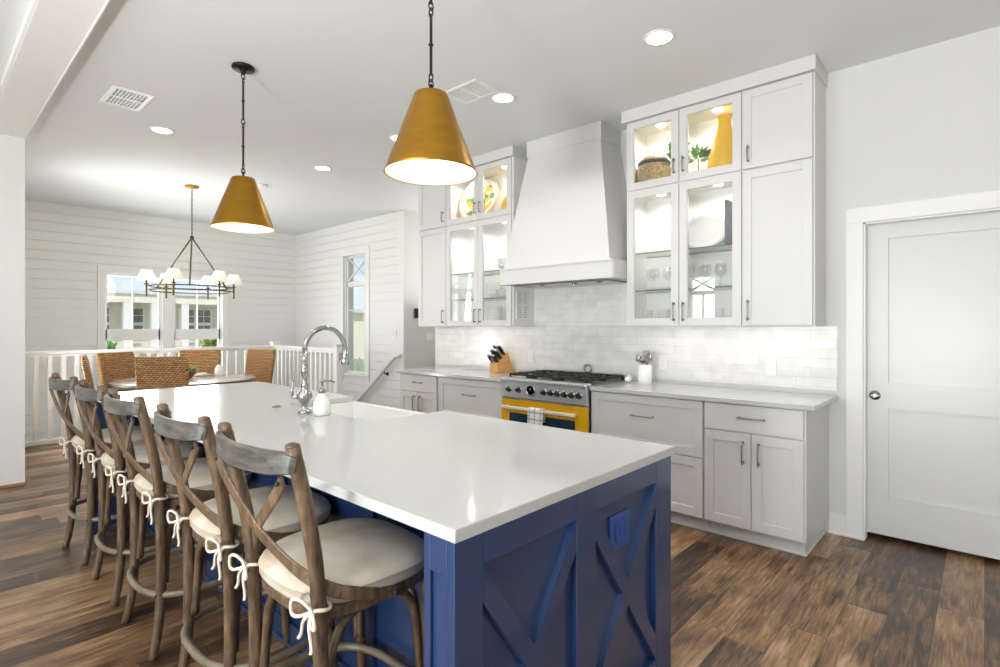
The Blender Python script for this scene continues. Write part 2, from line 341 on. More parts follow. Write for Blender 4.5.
# ------------------------------------------------------------------ mesh builder
class MB:
    def __init__(s): s.bm = bmesh.new()
    def box(s, x0, x1, y0, y1, z0, z1, bev=0.0, rot=None, piv=None):
        t = bmesh.new(); bmesh.ops.create_cube(t, size=1)
        for v in t.verts: v.co = Vector(((x0 + x1) / 2 + v.co.x * (x1 - x0), (y0 + y1) / 2 + v.co.y * (y1 - y0), (z0 + z1) / 2 + v.co.z * (z1 - z0)))
        if bev > 0:
            bev = min(bev, 0.45 * min(abs(x1 - x0), abs(y1 - y0), abs(z1 - z0)))
            bmesh.ops.bevel(t, geom=t.edges[:], offset=bev, segments=2, affect='EDGES', profile=0.5)
        if rot is not None:
            c = Vector(piv) if piv is not None else Vector(((x0 + x1) / 2, (y0 + y1) / 2, (z0 + z1) / 2))
            M = Matrix.Translation(c) @ rot.to_4x4() @ Matrix.Translation(-c)
            bmesh.ops.transform(t, matrix=M, verts=t.verts)
        s.merge(t); return s
    def merge(s, t):
        me = bpy.data.meshes.new('tmp'); t.to_mesh(me); t.free(); s.bm.from_mesh(me); bpy.data.meshes.remove(me)
    def rings(s, rings, closed=False, cap=True, smooth=True):
        vs = [[s.bm.verts.new(p) for p in r] for r in rings]
        n = len(rings[0]); m = len(rings)
        for i in range(m if closed else m - 1):
            a, b = vs[i], vs[(i + 1) % m]
            for j in range(n):
                try:
                    f = s.bm.faces.new((a[j], a[(j + 1) % n], b[(j + 1) % n], b[j])); f.smooth = smooth
                except ValueError: pass
        if cap and not closed:
            for r in (vs[0], vs[-1]):
                try: s.bm.faces.new(r)
                except ValueError: pass
        return s
    def tube(s, path, rad, seg=10, closed=False, cap=True):
        P = [Vector(p) for p in path]; n = len(P)
        R = rad if isinstance(rad, (list, tuple)) else [rad] * n
        T = []
        for i in range(n):
            a = P[(i - 1) % n] if (closed or i > 0) else P[i]; b = P[(i + 1) % n] if (closed or i < n - 1) else P[i]
            T.append((b - a).normalized())
        u = T[0].orthogonal().normalized(); rings = []
        for i in range(n):
            u = (u - T[i] * u.dot(T[i]));
            u = u.normalized() if u.length > 1e-6 else T[i].orthogonal().normalized()
            w = T[i].cross(u)
            rings.append([P[i] + (u * math.cos(2 * PI * k / seg) + w * math.sin(2 * PI * k / seg)) * R[i] for k in range(seg)])
        return s.rings(rings, closed, cap)
    def ribbon(s, path, normals, width, thick):
        P = [Vector(p) for p in path]; n = len(P); rings = []
        for i in range(n):
            a = P[max(0, i - 1)]; b = P[min(n - 1, i + 1)]; T = (b - a).normalized()
            N = Vector(normals[i]); N = (N - T * N.dot(T)).normalized(); B = T.cross(N)
            w = (width[i] if isinstance(width, (list, tuple)) else width) / 2; h = thick / 2
            pr = [(w, h * .5), (w * .85, h), (-w * .85, h), (-w, h * .5), (-w, -h * .5), (-w * .85, -h), (w * .85, -h), (w, -h * .5)]
            rings.append([P[i] + B * x + N * y for x, y in pr])
        return s.rings(rings, smooth=False)
    def lathe(s, prof, center=(0, 0, 0), seg=32, close=False, axis='Z', smooth=True, pleat=0.0):
        c = Vector(center); rings = []
        for r, z in prof:
            ring = []
            for k in range(seg):
                a = 2 * PI * k / seg; rr = max(r, 1e-4) * (1 + (pleat if k % 2 else -pleat))
                x, y = rr * math.cos(a), rr * math.sin(a)
                p = (x, y, z) if axis == 'Z' else ((z, x, y) if axis == 'X' else (x, z, y))
                ring.append(c + Vector(p))
            rings.append(ring)
        return s.rings(rings, close, not close, smooth)
    def prism(s, poly, axis, a, b):
        f = {'X': lambda p, t: (t, p[0], p[1]), 'Y': lambda p, t: (p[0], t, p[1]), 'Z': lambda p, t: (p[0], p[1], t)}[axis]
        return s.rings([[Vector(f(p, a)) for p in poly], [Vector(f(p, b)) for p in poly]], smooth=False)
    def sphere(s, c, r, sc=(1, 1, 1), u=16, v=10):
        prof = [(r * math.sin(PI * i / v), -r * math.cos(PI * i / v)) for i in range(v + 1)]
        t = MB(); t.lathe(prof, (0, 0, 0), u)
        for q in t.bm.verts: q.co = Vector(c) + Vector((q.co.x * sc[0], q.co.y * sc[1], q.co.z * sc[2]))
        s.merge(t.bm); return s
    def leaf(s, base, tip, w, up=(0, 0, 1), curl=0.2):
        b, t = Vector(base), Vector(tip); d = t - b; side = d.cross(Vector(up))
        side = side.normalized() if side.length > 1e-5 else Vector((1, 0, 0)); n = side.cross(d).normalized()
        m = b + d * .45; L = d.length
        vs = [s.bm.verts.new(p) for p in (b, m + side * w / 2 + n * L * curl * .5, t, m - side * w / 2 + n * L * curl * .5, m + n * L * curl * .3)]
        for q in ((0, 1, 4), (1, 2, 4), (2, 3, 4), (3, 0, 4)): s.bm.faces.new([vs[i] for i in q]).smooth = True
        return s
    def build(s, name, m, parent=None, kind=None):
        bmesh.ops.recalc_face_normals(s.bm, faces=s.bm.faces[:])
        off = Vector((0, 0, 0))
        p = parent
        while p is not None: off = off + Vector(p.location); p = p.parent
        o = None
        if parent is None:
            xs = [v.co for v in s.bm.verts]
            c = Vector(((min(v.x for v in xs) + max(v.x for v in xs)) / 2, (min(v.y for v in xs) + max(v.y for v in xs)) / 2, min(v.z for v in xs)))
            if kind == 'structure': c = Vector((0, 0, 0))
            off = c
        for v in s.bm.verts: v.co -= off
        me = bpy.data.meshes.new(name); s.bm.to_mesh(me); s.bm.free()
        ms = m if isinstance(m, (list, tuple)) else [m]
        for k in ms: me.materials.append(k)
        o = bpy.data.objects.new(name, me); COL.objects.link(o)
        if parent is None: o.location = off
        else: o.parent = parent
        if kind: o['kind'] = kind
        return o

def thing(name, label, cat, loc=(0, 0, 0), group=None):
    o = bpy.data.objects.new(name, None); COL.objects.link(o); o.location = loc
    o.empty_display_size = 0.1
    o['label'] = label; o['category'] = cat
    if group: o['group'] = group
    return o
def tag(o, label, cat, group=None):
    o['label'] = label; o['category'] = cat
    if group: o['group'] = group
    return o
def struct(name, mb, m): return mb.build(name, m, None, 'structure')
def children(o): return [c for c in bpy.data.objects if c.parent == o]
def copy_tree(o, parent=None):
    c = o.copy(); COL.objects.link(c); c.parent = parent
    for ch in children(o): copy_tree(ch, c)
    return c

def wall_grid(mb, axis, t0, t1, u0, u1, z0, z1, holes=(), pitch=None, face=None, gap=0.003):
    """wall of thickness t0..t1 on `axis`, spanning u0..u1 and z0..z1, with rectangular holes (ua,ub,za,zb)"""
    def put(ta, tb, ua, ub, za, zb):
        if ub - ua < 1e-4 or zb - za < 1e-4: return
        if axis == 'Y': mb.box(ua, ub, ta, tb, za, zb)
        else: mb.box(ta, tb, ua, ub, za, zb)
    us = sorted({u0, u1, *[h[0] for h in holes], *[h[1] for h in holes]}); zs = sorted({z0, z1, *[h[2] for h in holes], *[h[3] for h in holes]})
    us = [u for u in us if u0 <= u <= u1]; zs = [z for z in zs if z0 <= z <= z1]
    for i in range(len(us) - 1):
        for j in range(len(zs) - 1):
            uc, zc = (us[i] + us[i + 1]) / 2, (zs[j] + zs[j + 1]) / 2
            if any(h[0] < uc < h[1] and h[2] < zc < h[3] for h in holes): continue
            put(t0, t1, us[i], us[i + 1], zs[j], zs[j + 1])
    if pitch:
        fa, fb = face
        z = z1
        while z > z0:
            zb, za = z, max(z0, z - pitch + gap); z -= pitch
            cuts = sorted({u0, u1, *[h[0] for h in holes], *[h[1] for h in holes]})
            for i in range(len(cuts) - 1):
                uc = (cuts[i] + cuts[i + 1]) / 2
                hs = sorted([h for h in holes if h[0] < uc < h[1] and h[2] < zb and h[3] > za], key=lambda h: h[2])
                segs = [(za, zb)]
                for h in hs:
                    ns = []
                    for a, b in segs:
                        if h[2] > a: ns.append((a, min(b, h[2])))
                        if h[3] < b: ns.append((max(a, h[3]), b))
                    segs = ns
                for a, b in segs: put(fa, fb, cuts[i], cuts[i + 1], a, b)

# ================================================================== SETTING
CE = 3.05; XK = 4.10; XF = 3.47
f = MB(); f.box(-4.6, 3.70, -4.1, 8.16, -0.12, 0); f.box(3.70, 6.2, -4.1, 6.25, -0.12, 0); struct('floor', f, floor_m)
c = MB(); c.box(-4.6, 6.2, -4.1, 9.6, CE, CE + 0.12); struct('ceiling', c, ceil_m)
lf = MB(); lf.box(0.5, 4.9, 8.16, 9.5, -2.9, -2.78); lf.box(3.70, 4.9, 6.25, 8.16, -2.9, -2.78); struct('floor_lower', lf, floor_m)
# kitchen wall with the pocket-door opening
w = MB(); wall_grid(w, 'X', XK, XK + 0.14, -4.1, 4.73, 0, CE, [(-0.42, 0.575, 0, 2.03)]); struct('wall_kitchen', w, wall_m)
w = MB(); w.box(XK + 0.3, XK + 0.36, -0.9, 1.0, 0, 2.4); struct('wall_closet', w, wall_m)
w = MB(); w.box(6.1, 6.2, 4.6, 6.3, 0, CE); w.box(4.24, 6.2, 4.60, 4.73, 0, CE); struct('wall_passage', w, wall_m)
w = MB(); w.box(4.7855, 6.09, 6.20, 6.32, 0, CE); struct('wall_hall', w, wall_m)
W2 = (7.145, 7.775, 0.62, 2.52)
w = MB(); wall_grid(w, 'X', 4.785, 4.95, 6.325, 9.398, -2.9, CE, [W2], 0.13, (4.77, 4.786), 0.006); w.box(4.77, 4.785, 6.2005, 6.325, 0, CE); struct('wall_stair', w, ship_m)
W1a = (1.884, 2.605, 0.30, 2.155); W1b = (2.77, 3.481, 0.30, 2.155)
w = MB(); wall_grid(w, 'Y', 9.415, 9.6, 0.3, 4.95, -2.9, CE, [W1a, W1b], 0.13, (9.40, 9.416), 0.006); struct('wall_far', w, ship_m)
W3 = (6.95, 7.56, 0.35, 2.46)
w = MB(); wall_grid(w, 'X', 0.4305, 0.664, 6.135, 9.398, 0, 2.9895, [W3]); w.box(0.4305, 0.664, 6.14, 9.398, 2.9895, CE); w.box(0.4305, 0.664, 8.17, 9.398, -2.9, -0.001); struct('wall_dining', w, ship_m)
w = MB(); wall_grid(w, 'Y', 6.135, 6.30, -4.6, 0.43, 0, CE); struct('wall_living', w, wall_m)
WL = [(-1.9, -0.1, 0.1, 2.3), (0.2, 2.0, 0.1, 2.3), (2.2, 3.7, 0.1, 2.3), (4.45, 5.05, 1.45, 2.53)]
w = MB(); wall_grid(w, 'X', -4.75, -4.5, -4.1, 6.3, 0, CE, WL); struct('wall_left', w, wall_m)
WB = [(-2.8, -0.6, 0.1, 2.6), (-0.3, 1.9, 0.1, 2.6), (2.2, 3.6, 0.1, 2.6)]
w = MB(); wall_grid(w, 'Y', -4.25, -4.0, -4.6, 4.3, 0, CE, WB); struct('wall_rear', w, wall_m)
# dropped header over the wide opening
h = MB(); h.box(0.43, 0.664, -4.0, 6.135, 2.99, CE); h.box(0.658, 0.668, -4.0, 6.135, 2.985, CE, 0.002); h.box(0.415, 0.43, -4.0, 6.135, 3.0, CE, 0.003); struct('trim_1', h, trim_m)
s_ = MB()
for i in range(15): s_.box(3.78, 4.77, 6.27 + i * 0.25, 6.27 + (i + 1) * 0.25 + .02, -0.19 * (i + 1) - 0.05, -0.19 * (i + 1))
struct('stair_treads', s_, floor_m)
s_ = MB(); s_.box(3.66, 3.78, 6.25, 8.16, -2.9, -0.0005); s_.box(0.664, 3.66, 8.08, 8.16, -2.9, -0.0005); struct('stair_edge', s_, trim_m)
# backsplash tiles and trims
b = MB(); b.box(4.088, XK, 0.715, 4.725, 0.944, 1.368); b.box(4.088, XK, 2.09, 3.26, 1.366, 1.9); struct('wall_backsplash', b, tile_m)
b = MB(); b.box(4.08, XK, 0.665, 0.765, 0.0, 0.14, 0.004); b.box(4.068, 4.082, 0.665, 0.765, 0, 0.02, 0.006); struct('baseboard_kitchen', b, trim_m)
b = MB(); b.box(4.0872, XK, 0.766, 4.73, 0.0, 0.9); struct('trim_5', b, wall_m)
b = MB(); b.box(4.785, 6.1, 6.185, 6.20, 0, 0.14, 0.004); struct('baseboard_hall', b, trim_m)
b = MB(); b.box(-4.5, 0.664, 6.115, 6.135, 0.0, 0.028, 0.006); struct('baseboard_living', b, rug_m)

# ---------------------------------------------------------------- door (pocket door in the kitchen wall)
d = MB(); d.box(4.195, 4.235, -0.42, 0.60, 0.032, 2.035)
d.box(4.180, 4.196, 0.455, 0.60, 0.032, 2.035); d.box(4.180, 4.196, -0.42, -0.28, 0.032, 2.035)
for za, zb in ((0.032, 0.28), (0.84, 1.005), (1.928, 2.035)): d.box(4.180, 4.196, -0.28, 0.455, za, zb)
door = struct('door_1', d, door_m)
d = MB(); d.lathe([(0.0, -0.004), (0.030, -0.004), (0.030, 0.002), (0.024, 0.006)], (4.178, 0.524, 0.922), 24, axis='X'); d.box(4.166, 4.178, 0.50, 0.548, 0.917, 0.927, 0.003); d.lathe([(0.011, 0), (0.011, 0.012)], (4.164, 0.524, 0.922), 16, axis='X')
d.build('door_lock', pewter_m, door)
d = MB(); d.box(4.082, XK + 0.001, 0.575, 0.668, 0, 2.03, 0.003); d.box(4.082, XK + 0.001, -0.51, 0.668, 2.03, 2.128, 0.003); d.box(4.082, XK + 0.001, -0.51, -0.42, 0, 2.03, 0.003)
d.box(XK, 4.18, 0.565, 0.585, 0, 2.03); d.box(XK, 4.18, -0.43, 0.585, 2.02, 2.035); d.box(4.07, 4.083, 0.565, 0.668, 0, 0.02, 0.006)
d.build('door_casing', trim_m, door)

# ---------------------------------------------------------------- windows
def window(n, axis, t, hole, sides, mull_u=(), mull_z=(), rails=(), cross=None, casing=0.095, sgn=-1, depth=0.12):
    """t: plane of the wall face, sgn: direction into the room"""
    ua, ub, za, zb = hole
    def bx(mb, a, b, u0, u1, z0, z1, bev=0.003):
        lo, hi = min(a, b), max(a, b)
        if axis == 'Y': mb.box(u0, u1, lo, hi, z0, z1, bev)
        else: mb.box(lo, hi, u0, u1, z0, z1, bev)
    m = MB()
    o = t + sgn * 0.022; inn = t - sgn * depth
    if casing:
        if sides[0]: bx(m, o, t, ua - casing, ua, za - casing, zb)
        if sides[1]: bx(m, o, t, ub, ub + casing, za - casing, zb)
        bx(m, o, t, ua - (casing if sides[0] else 0), ub + (casing if sides[1] else 0), zb, zb + casing); bx(m, o - 0 + sgn * 0.02, t, ua - casing, ub + casing, za - 0.03, za - 0.001)
    root = struct('window_%d' % n, m, trim_m)
    m = MB(); q = t - sgn * 0.02; r = t - sgn * 0.09; fw = 0.035
    bx(m, q, inn, ua, ua + 0.012, za, zb); bx(m, q, inn, ub - 0.012, ub, za, zb); bx(m, q, inn, ua, ub, zb - 0.012, zb); bx(m, q, inn, ua, ub, za, za + 0.012)
    a, b2 = t - sgn * 0.05, t - sgn * 0.09
    bx(m, a, b2, ua, ua + fw, za, zb); bx(m, a, b2, ub - fw, ub, za, zb); bx(m, a, b2, ua, ub, zb - fw, zb); bx(m, a, b2, ua, ub, za, za + fw)
    for z0, z1 in rails: bx(m, a, b2, ua, ub, z0, z1)
    for u, z0, z1 in mull_u: bx(m, a - sgn * .01, b2, u - (0.006 if n < 8 else .022), u + (0.006 if n < 8 else .022), z0, z1, 0.002)
    for z, u0, u1 in mull_z: bx(m, a - sgn * .01, b2, u0, u1, z - 0.006, z + 0.006, 0.002)
    if cross:
        z0, z1 = cross
        for s in (1, -1):
            zz = (z0, z1) if s > 0 else (z1, z0); p = t - sgn * 0.068
            P = [(ua + fw, p, zz[0]), (ub - fw, p, zz[1])] if axis == 'Y' else [(p, ua + fw, zz[0]), (p, ub - fw, zz[1])]
            m.ribbon(P, [(0, 1, 0) if axis == 'Y' else (1, 0, 0)] * 2, 0.02 if n < 8 else 0.04, 0.02)
    m.build('window_sash', trim_m, root)
    m = MB(); g = t - sgn * 0.075; bx(m, g, g + 0.004, ua + 0.02, ub - 0.02, za + 0.02, zb - 0.02, 0)
    m.build('window_pane', pane_m, root)
    return root
window(1, 'Y', 9.40, W1a, (True, False), mull_u=[(2.24, 0.34, 2.12)], rails=[(1.166, 1.335)], casing=0.093)
window(2, 'Y', 9.40, W1b, (False, True), mull_u=[(3.13, 0.34, 2.12)], rails=[(1.166, 1.335)], casing=0.107)
m_ = MB(); m_.box(2.605, 2.77, 9.376, 9.41, 0.27, 2.25, 0.003); struct('trim_2', m_, trim_m)
window(3, 'X', 4.77, W2, (True, True), mull_u=[(7.285, 0.66, 2.02)], mull_z=[(1.64, 7.18, 7.74)], rails=[(2.02, 2.10)], cross=(2.12, 2.49), casing=0.10)
window(4, 'X', 0.664, W3, (True, True), mull_u=[(7.26, 0.4, 2.0)], rails=[(2.0, 2.10)], cross=(2.12, 2.43), casing=0.10, sgn=1)
for i, hh in enumerate(WL):
    if i < 3: window(5 + i, 'X', -4.5, hh, (True, True), mull_u=[((hh[0] + hh[1]) / 2, hh[2], hh[3])], casing=0.10, sgn=1, depth=0.2)
    else: window(8, 'X', -4.5, hh, (True, True), mull_u=[((hh[0] + hh[1]) / 2, hh[2], 2.1)], rails=[(2.10, 2.19)], cross=(2.21, 2.5), casing=0.09, sgn=1, depth=0.2)
for i, hh in enumerate(WB): window(9 + i, 'Y', -4.0, hh, (True, True), mull_u=[((hh[0] + hh[1]) / 2, hh[2], hh[3])], casing=0.10, sgn=1, depth=0.2)

# ================================================================== KITCHEN CABINETS
def shaker(mb, xf, y0, y1, z0, z1, rail=0.06, open_=False, th=0.02):
    """door or drawer front facing -X; xf is the front plane"""
    g = 0.0015; y0 += g; y1 -= g; z0 += g; z1 -= g; bv = 0.0015
    mb.box(xf, xf + th, y0, y0 + rail, z0, z1, bv); mb.box(xf, xf + th, y1 - rail, y1, z0, z1, bv)
    mb.box(xf, xf + th, y0 + rail, y1 - rail, z0, z0 + rail, bv); mb.box(xf, xf + th, y0 + rail, y1 - rail, z1 - rail, z1, bv)
    if not open_: mb.box(xf + 0.010, xf + th - 0.001, y0 + rail - 0.004, y1 - rail + 0.004, z0 + rail - 0.004, z1 - rail + 0.004)
    else:
        for a, b_ in ((y0 + rail, y0 + rail + .006), (y1 - rail - .006, y1 - rail)): mb.box(xf + .006, xf + th, a, b_, z0 + rail, z1 - rail)
def bar_handle(xf, y, z, length, vertical, parent):
    mb = MB(); L_ = length / 2; x = xf - 0.028
    if vertical:
        P = [(x + .004, y, z - L_ - .004)] + [(x - 0.004 * math.cos(PI * t / 2), y, z + L_ * t) for t in (-1, -.6, -.2, .2, .6, 1)] + [(x + .004, y, z + L_ + .004)]
        mb.tube(P, 0.0052, 8)
        for s in (-1, 1): mb.tube([(xf + 0.001, y, z + s * (L_ - .004)), (x, y, z + s * (L_ - .004))], [0.0075, 0.005], 8)
    else:
        P = [(x + .004, y - L_ - .004, z)] + [(x - 0.004 * math.cos(PI * t / 2), y + L_ * t, z) for t in (-1, -.6, -.2, .2, .6, 1)] + [(x + .004, y + L_ + .004, z)]
        mb.tube(P, 0.0052, 8)
        for s in (-1, 1): mb.tube([(xf + 0.001, y + s * (L_ - .004), z), (x, y + s * (L_ - .004), z)], [0.0075, 0.005], 8)
    return mb.build('handle', pewter_m, parent)

BF = 3.470  # front plane of base doors
def base_cabinet(y0, y1, label, rows, end=None):
    t = thing('base_cabinet', label, 'cabinet', (3.79, (y0 + y1) / 2, 0), 'white base cabinets under the wall counter')
    b = MB(); b.box(BF + 0.021, 4.087, y0 + .001, y1 - .001, 0.10, 0.883)
    b.build('body', cab_m, t)
    b = MB(); ye = y0 + (0.025 if end == 'near' else 0.001)
    b.box(BF + 0.10, 4.087, ye, y1 - .001, 0.0, 0.10); b.box(BF + 0.088, BF + 0.10, ye - (0.012 if end == 'near' else 0), y1 - .001, 0, 0.018, 0.006)
    if end == 'near': b.box(BF + 0.10, 4.066, ye - 0.012, ye, 0, 0.018, 0.006)
    b.build('toe_kick', cab_m, t)
    for kind, a, b_, z0, z1, hnd in rows:
        m = MB()
        if kind == 'slab': m.box(BF, BF + 0.02, a + .0015, b_ - .0015, z0 + .0015, z1 - .0015, 0.002)
        else: shaker(m, BF, a, b_, z0, z1, 0.058)
        o = m.build('door' if kind == 'door' else 'drawer', cab_m, t)
        if hnd: bar_handle(BF, *hnd, o)
    return t
base_cabinet(0.765, 1.357, 'white base cabinet at the door end of the counter, one drawer over two doors', [
    ('slab', 0.775, 1.352, 0.708, 0.878, (1.06, 0.80, 0.15, False)),
    ('door', 0.775, 1.063, 0.112, 0.702, (1.018, 0.585, 0.128, True)), ('door', 1.065, 1.352, 0.112, 0.702, (1.11, 0.585, 0.128, True))], 'near')
base_cabinet(1.359, 2.216, 'wide white two-drawer base cabinet just to the door side of the yellow range', [
    ('drawer', 1.362, 2.212, 0.507, 0.878, (1.79, 0.735, 0.16, False)), ('drawer', 1.362, 2.212, 0.112, 0.503, (1.79, 0.31, 0.16, False))])
base_cabinet(3.112, 3.96, 'wide white base cabinet with tall drawers on the window side of the range', [
    ('drawer', 3.116, 3.956, 0.507, 0.878, (3.53, 0.735, 0.16, False)), ('drawer', 3.116, 3.956, 0.112, 0.503, (3.53, 0.31, 0.16, False))])
base_cabinet(3.962, 4.575, 'narrow white base cabinet at the stair end, small drawer over two doors', [
    ('slab', 3.99, 4.57, 0.708, 0.878, (4.27, 0.80, 0.12, False)),
    ('door', 3.99, 4.279, 0.112, 0.702, (4.235, 0.585, 0.15, True)), ('door', 4.281, 4.57, 0.112, 0.702, (4.325, 0.585, 0.15, True))])
for y0, y1, lab in ((0.714, 2.210, 'white quartz countertop running from the yellow range to the door'), (3.105, 4.60, 'white quartz countertop under the knife block, between range and stairs')):
    m = MB(); m.box(3.446, 4.088, y0, y1, 0.884, 0.914, 0.003); tag(m.build('countertop', quartz_m), lab, 'countertop', 'wall countertops')

UF = 3.768  # front plane of upper doors
def upper_unit(y0, y1, z0, z1, doors, label, shelves=(), lit=True):
    t = thing('upper_cabinet', label, 'cabinet', (3.94, (y0 + y1) / 2, z0), 'white upper cabinets on the kitchen wall')
    xb = XK - 0.002; xf = UF + 0.021; th = 0.018; y0 += .0006; y1 -= .0006; z0 += .0006; z1 -= .0006
    m = MB(); m.box(xf, xb, y0, y0 + th, z0, z1); m.box(xf, xb, y1 - th, y1, z0, z1); m.box(xf, xb, y0 + th, y1 - th, z0, z0 + th); m.box(xf, xb, y0 + th, y1 - th, z1 - th, z1)
    m.box(xb - 0.01, xb, y0 + th, y1 - th, z0 + th, z1 - th)
    n = len(doors)
    if n == 2: m.box(xf, xf + 0.018, (y0 + y1) / 2 - 0.018, (y0 + y1) / 2 + 0.018, z0 + th, z1 - th)
    m.build('carcass', cabin_m if doors[0][2] else cab_m, t)
    for a, b_, gl, hy, hz, hl in doors:
        m = MB(); shaker(m, UF, a, b_, z0 + .004, z1 - .004, 0.055, gl); o = m.build('door', cab_m, t)
        if gl:
            g = MB(); g.box(UF + 0.008, UF + 0.012, a + .05, b_ - .05, z0 + .05, z1 - .05); g.build('glass_pane', cabglass_m, o)
        bar_handle(UF, hy, hz, hl, True, o)
    for zs in shelves:
        m = MB(); m.box(xf + .022, xb - .012, y0 + th + .002, y1 - th - .002, zs, zs + 0.009); gs_ = m.build('glass_shelf', [shelfglass_m, shelfedge_m], t)
        for p_ in gs_.data.polygons: p_.material_index = 1 if abs(p_.normal.x) > .9 else 0
    if lit:
        for yy in ((y0 * .75 + y1 * .25), (y0 * .25 + y1 * .75)):
            m = MB(); m.lathe([(0.034, 0), (0.034, 0.006), (0.028, 0.008)], (3.93, yy, z1 - th - 0.0085), 20); m.build('puck_light', lens_m, t)
            ld = bpy.data.lights.new('puck_lamp', 'SPOT'); ld.energy = 9.0 if z1 < 2.6 else 11.0; ld.spot_size = math.radians(165); ld.spot_blend = 0.8; ld.color = (1, 0.98, 0.94); ld.shadow_soft_size = 0.03
            lo = bpy.data.objects.new('puck_lamp', ld); COL.objects.link(lo); lo.location = (3.93, yy, z1 - th - 0.02)
    return t
HB = 1.475; ZT = 2.418; ZB = 1.368; ZU = 2.957
R0, R1, R2, R3 = 0.783, 1.213, 1.654, 2.087
upper_unit(R0, R1, ZB, ZT, [(R0 + .01, R1 - .002, False, R1 - .04, HB, 0.125)], 'tall solid-door upper cabinet nearest the white door, lower tier', lit=False)
upper_unit(R0, R1, ZT, ZU, [(R0 + .01, R1 - .002, False, R1 - .04, 2.52, 0.10)], 'small solid-door upper cabinet under the ceiling nearest the white door', lit=False)
upper_unit(R1, R3, ZB, ZT, [(R1 + .003, R2 - .001, True, R2 - .035, HB, 0.125), (R2 + .001, R3 - .012, True, R2 + .035, HB, 0.125)],
           'tall two-door glass upper cabinet between the range hood and the solid-door one', (1.640, 1.928))
upper_unit(R1, R3, ZT, ZU, [(R1 + .003, R2 - .001, True, R2 - .035, 2.545, 0.10), (R2 + .001, R3 - .012, True, R2 + .035, 2.545, 0.10)],
           'short two-door glass upper cabinet holding the yellow vase and the basket')
L0, L1, L2, L3 = 3.265, 3.712, 4.182, 4.645
upper_unit(L2, L3, ZB, ZT, [(L2 + .002, L3 - .01, False, L2 + .04, HB, 0.125)], 'tall solid-door upper cabinet at the stair end, lower tier', lit=False)
upper_unit(L2, L3, ZT, ZU, [(L2 + .002, L3 - .01, False, L2 + .04, 2.52, 0.10)], 'small solid-door upper cabinet under the ceiling at the stair end', lit=False)
upper_unit(L0, L2, ZB, ZT, [(L0 + .012, L1 - .001, True, L1 - .035, HB, 0.125), (L1 + .001, L2 - .003, True, L1 + .035, HB, 0.125)],
           'tall two-door glass upper cabinet with plate stacks, on the stair side of the hood', (1.640, 1.905))
upper_unit(L0, L2, ZT, ZU, [(L0 + .012, L1 - .001, True, L1 - .035, 2.545, 0.10), (L1 + .001, L2 - .003, True, L1 + .035, 2.545, 0.10)],
           'short two-door glass upper cabinet holding the lemon-painted plate')
for i, (a, b_) in enumerate(((R0 - .012, R3 + .025), (L0 - .025, L3 + .012))):
    m = MB(); m.box(UF - 0.022, XK - .001, a, b_, ZU, CE - 0.001, 0.003); struct('trim_%d' % (3 + i), m, cab_m)

for y0_, y1_ in ((R0 + .08, R3 - .08), (L0 + .08, L3 - .08)):
    area('under_cabinet_light', (3.90, (y0_ + y1_) / 2, ZB - .012), (0.1, 0, -1), y1_ - y0_, .04, 1.0, (1, 0.98, 0.95))
# ---------------------------------------------------------------- range hood
t = thing('range_hood', 'white tapered range hood above the yellow range', 'range hood', (3.85, 2.68, 1.74))
m = MB(); m.box(3.777, XK - .002, 2.315, 3.097, 2.905, CE - .001, 0.003); m.build('chimney_box', cab_m, t)
m = MB()
def hood_ring(x, y0, y1, z, r=0.0): return [Vector((x, y0, z)), Vector((x, y1, z)), Vector((XK - .002, y1, z)), Vector((XK - .002, y0, z))]
m.rings([hood_ring(3.605, 2.135, 3.222, 1.87), hood_ring(3.65, 2.18, 3.19, 2.15), hood_ring(3.785, 2.325, 3.087, 2.906)], smooth=False)
m.build('tapered_body', cab_m, t)
m = MB()
def rr(x0, y0, y1, r, n=6):
    P = []
    for k in range(n + 1):
        a = PI + PI / 2 * k / n; P.append((x0 + r + r * math.cos(a), y0 + r + r * math.sin(a)))
    P = P[::1]
    Q = [(XK - .002, y0), (XK - .002, y1)]
    for k in range(n + 1):
        a = PI / 2 + PI / 2 * k / n; Q.append((x0 + r + r * math.cos(a), y1 - r + r * math.sin(a)))
    return Q + P
P = rr(3.575, 2.092, 3.262, 0.035)
m.prism(P, 'Z', 1.74, 1.875)
P2 = rr(3.567, 2.089, 3.264, 0.035); m.prism(P2, 'Z', 1.872, 1.884)
m.build('lower_band', cab_m, t)
m = MB(); m.box(3.66, 4.02, 2.2, 3.15, 1.728, 1.741, 0.004); m.build('filter_insert', steel_m, t)
for y in (2.28, 2.52, 2.86):
    m = MB(); m.lathe([(0.02, 0), (0.024, 0.008), (0.016, 0.014)], (3.70, y, 1.715), 16); m.build('hood_lamp', chrome_m, t)

# ---------------------------------------------------------------- range
t = thing('kitchen_range', 'yellow range with steel control panel and black gas grates', 'range', (3.75, 2.66, 0))
Y0, Y1 = 2.222, 3.100
m = MB(); m.box(3.45, 4.07, Y0, Y1, 0.10, 0.90, 0.003); m.build('body', steel_m, t)
m = MB(); m.box(3.435, 3.452, Y0, Y1, 0.24, 0.752, 0.004); od = m.build('oven_door', yellow_m, t)
m = MB(); m.box(3.430, 3.437, 2.335, 3.005, 0.39, 0.640, 0.004); m.build('oven_window', darkglass_m, od)
m = MB(); m.box(3.372, 3.398, 2.30, 3.05, 0.674, 0.702, 0.008)
for y in (2.33, 3.02): m.box(3.395, 3.437, y - .014, y + .014, 0.677, 0.699, 0.004)
m.build('handle', cream_m, od)
m = MB(); m.box(3.435, 3.452, Y0, Y1, 0.10, 0.236, 0.004); m.build('kick_drawer', yellow_m, t)
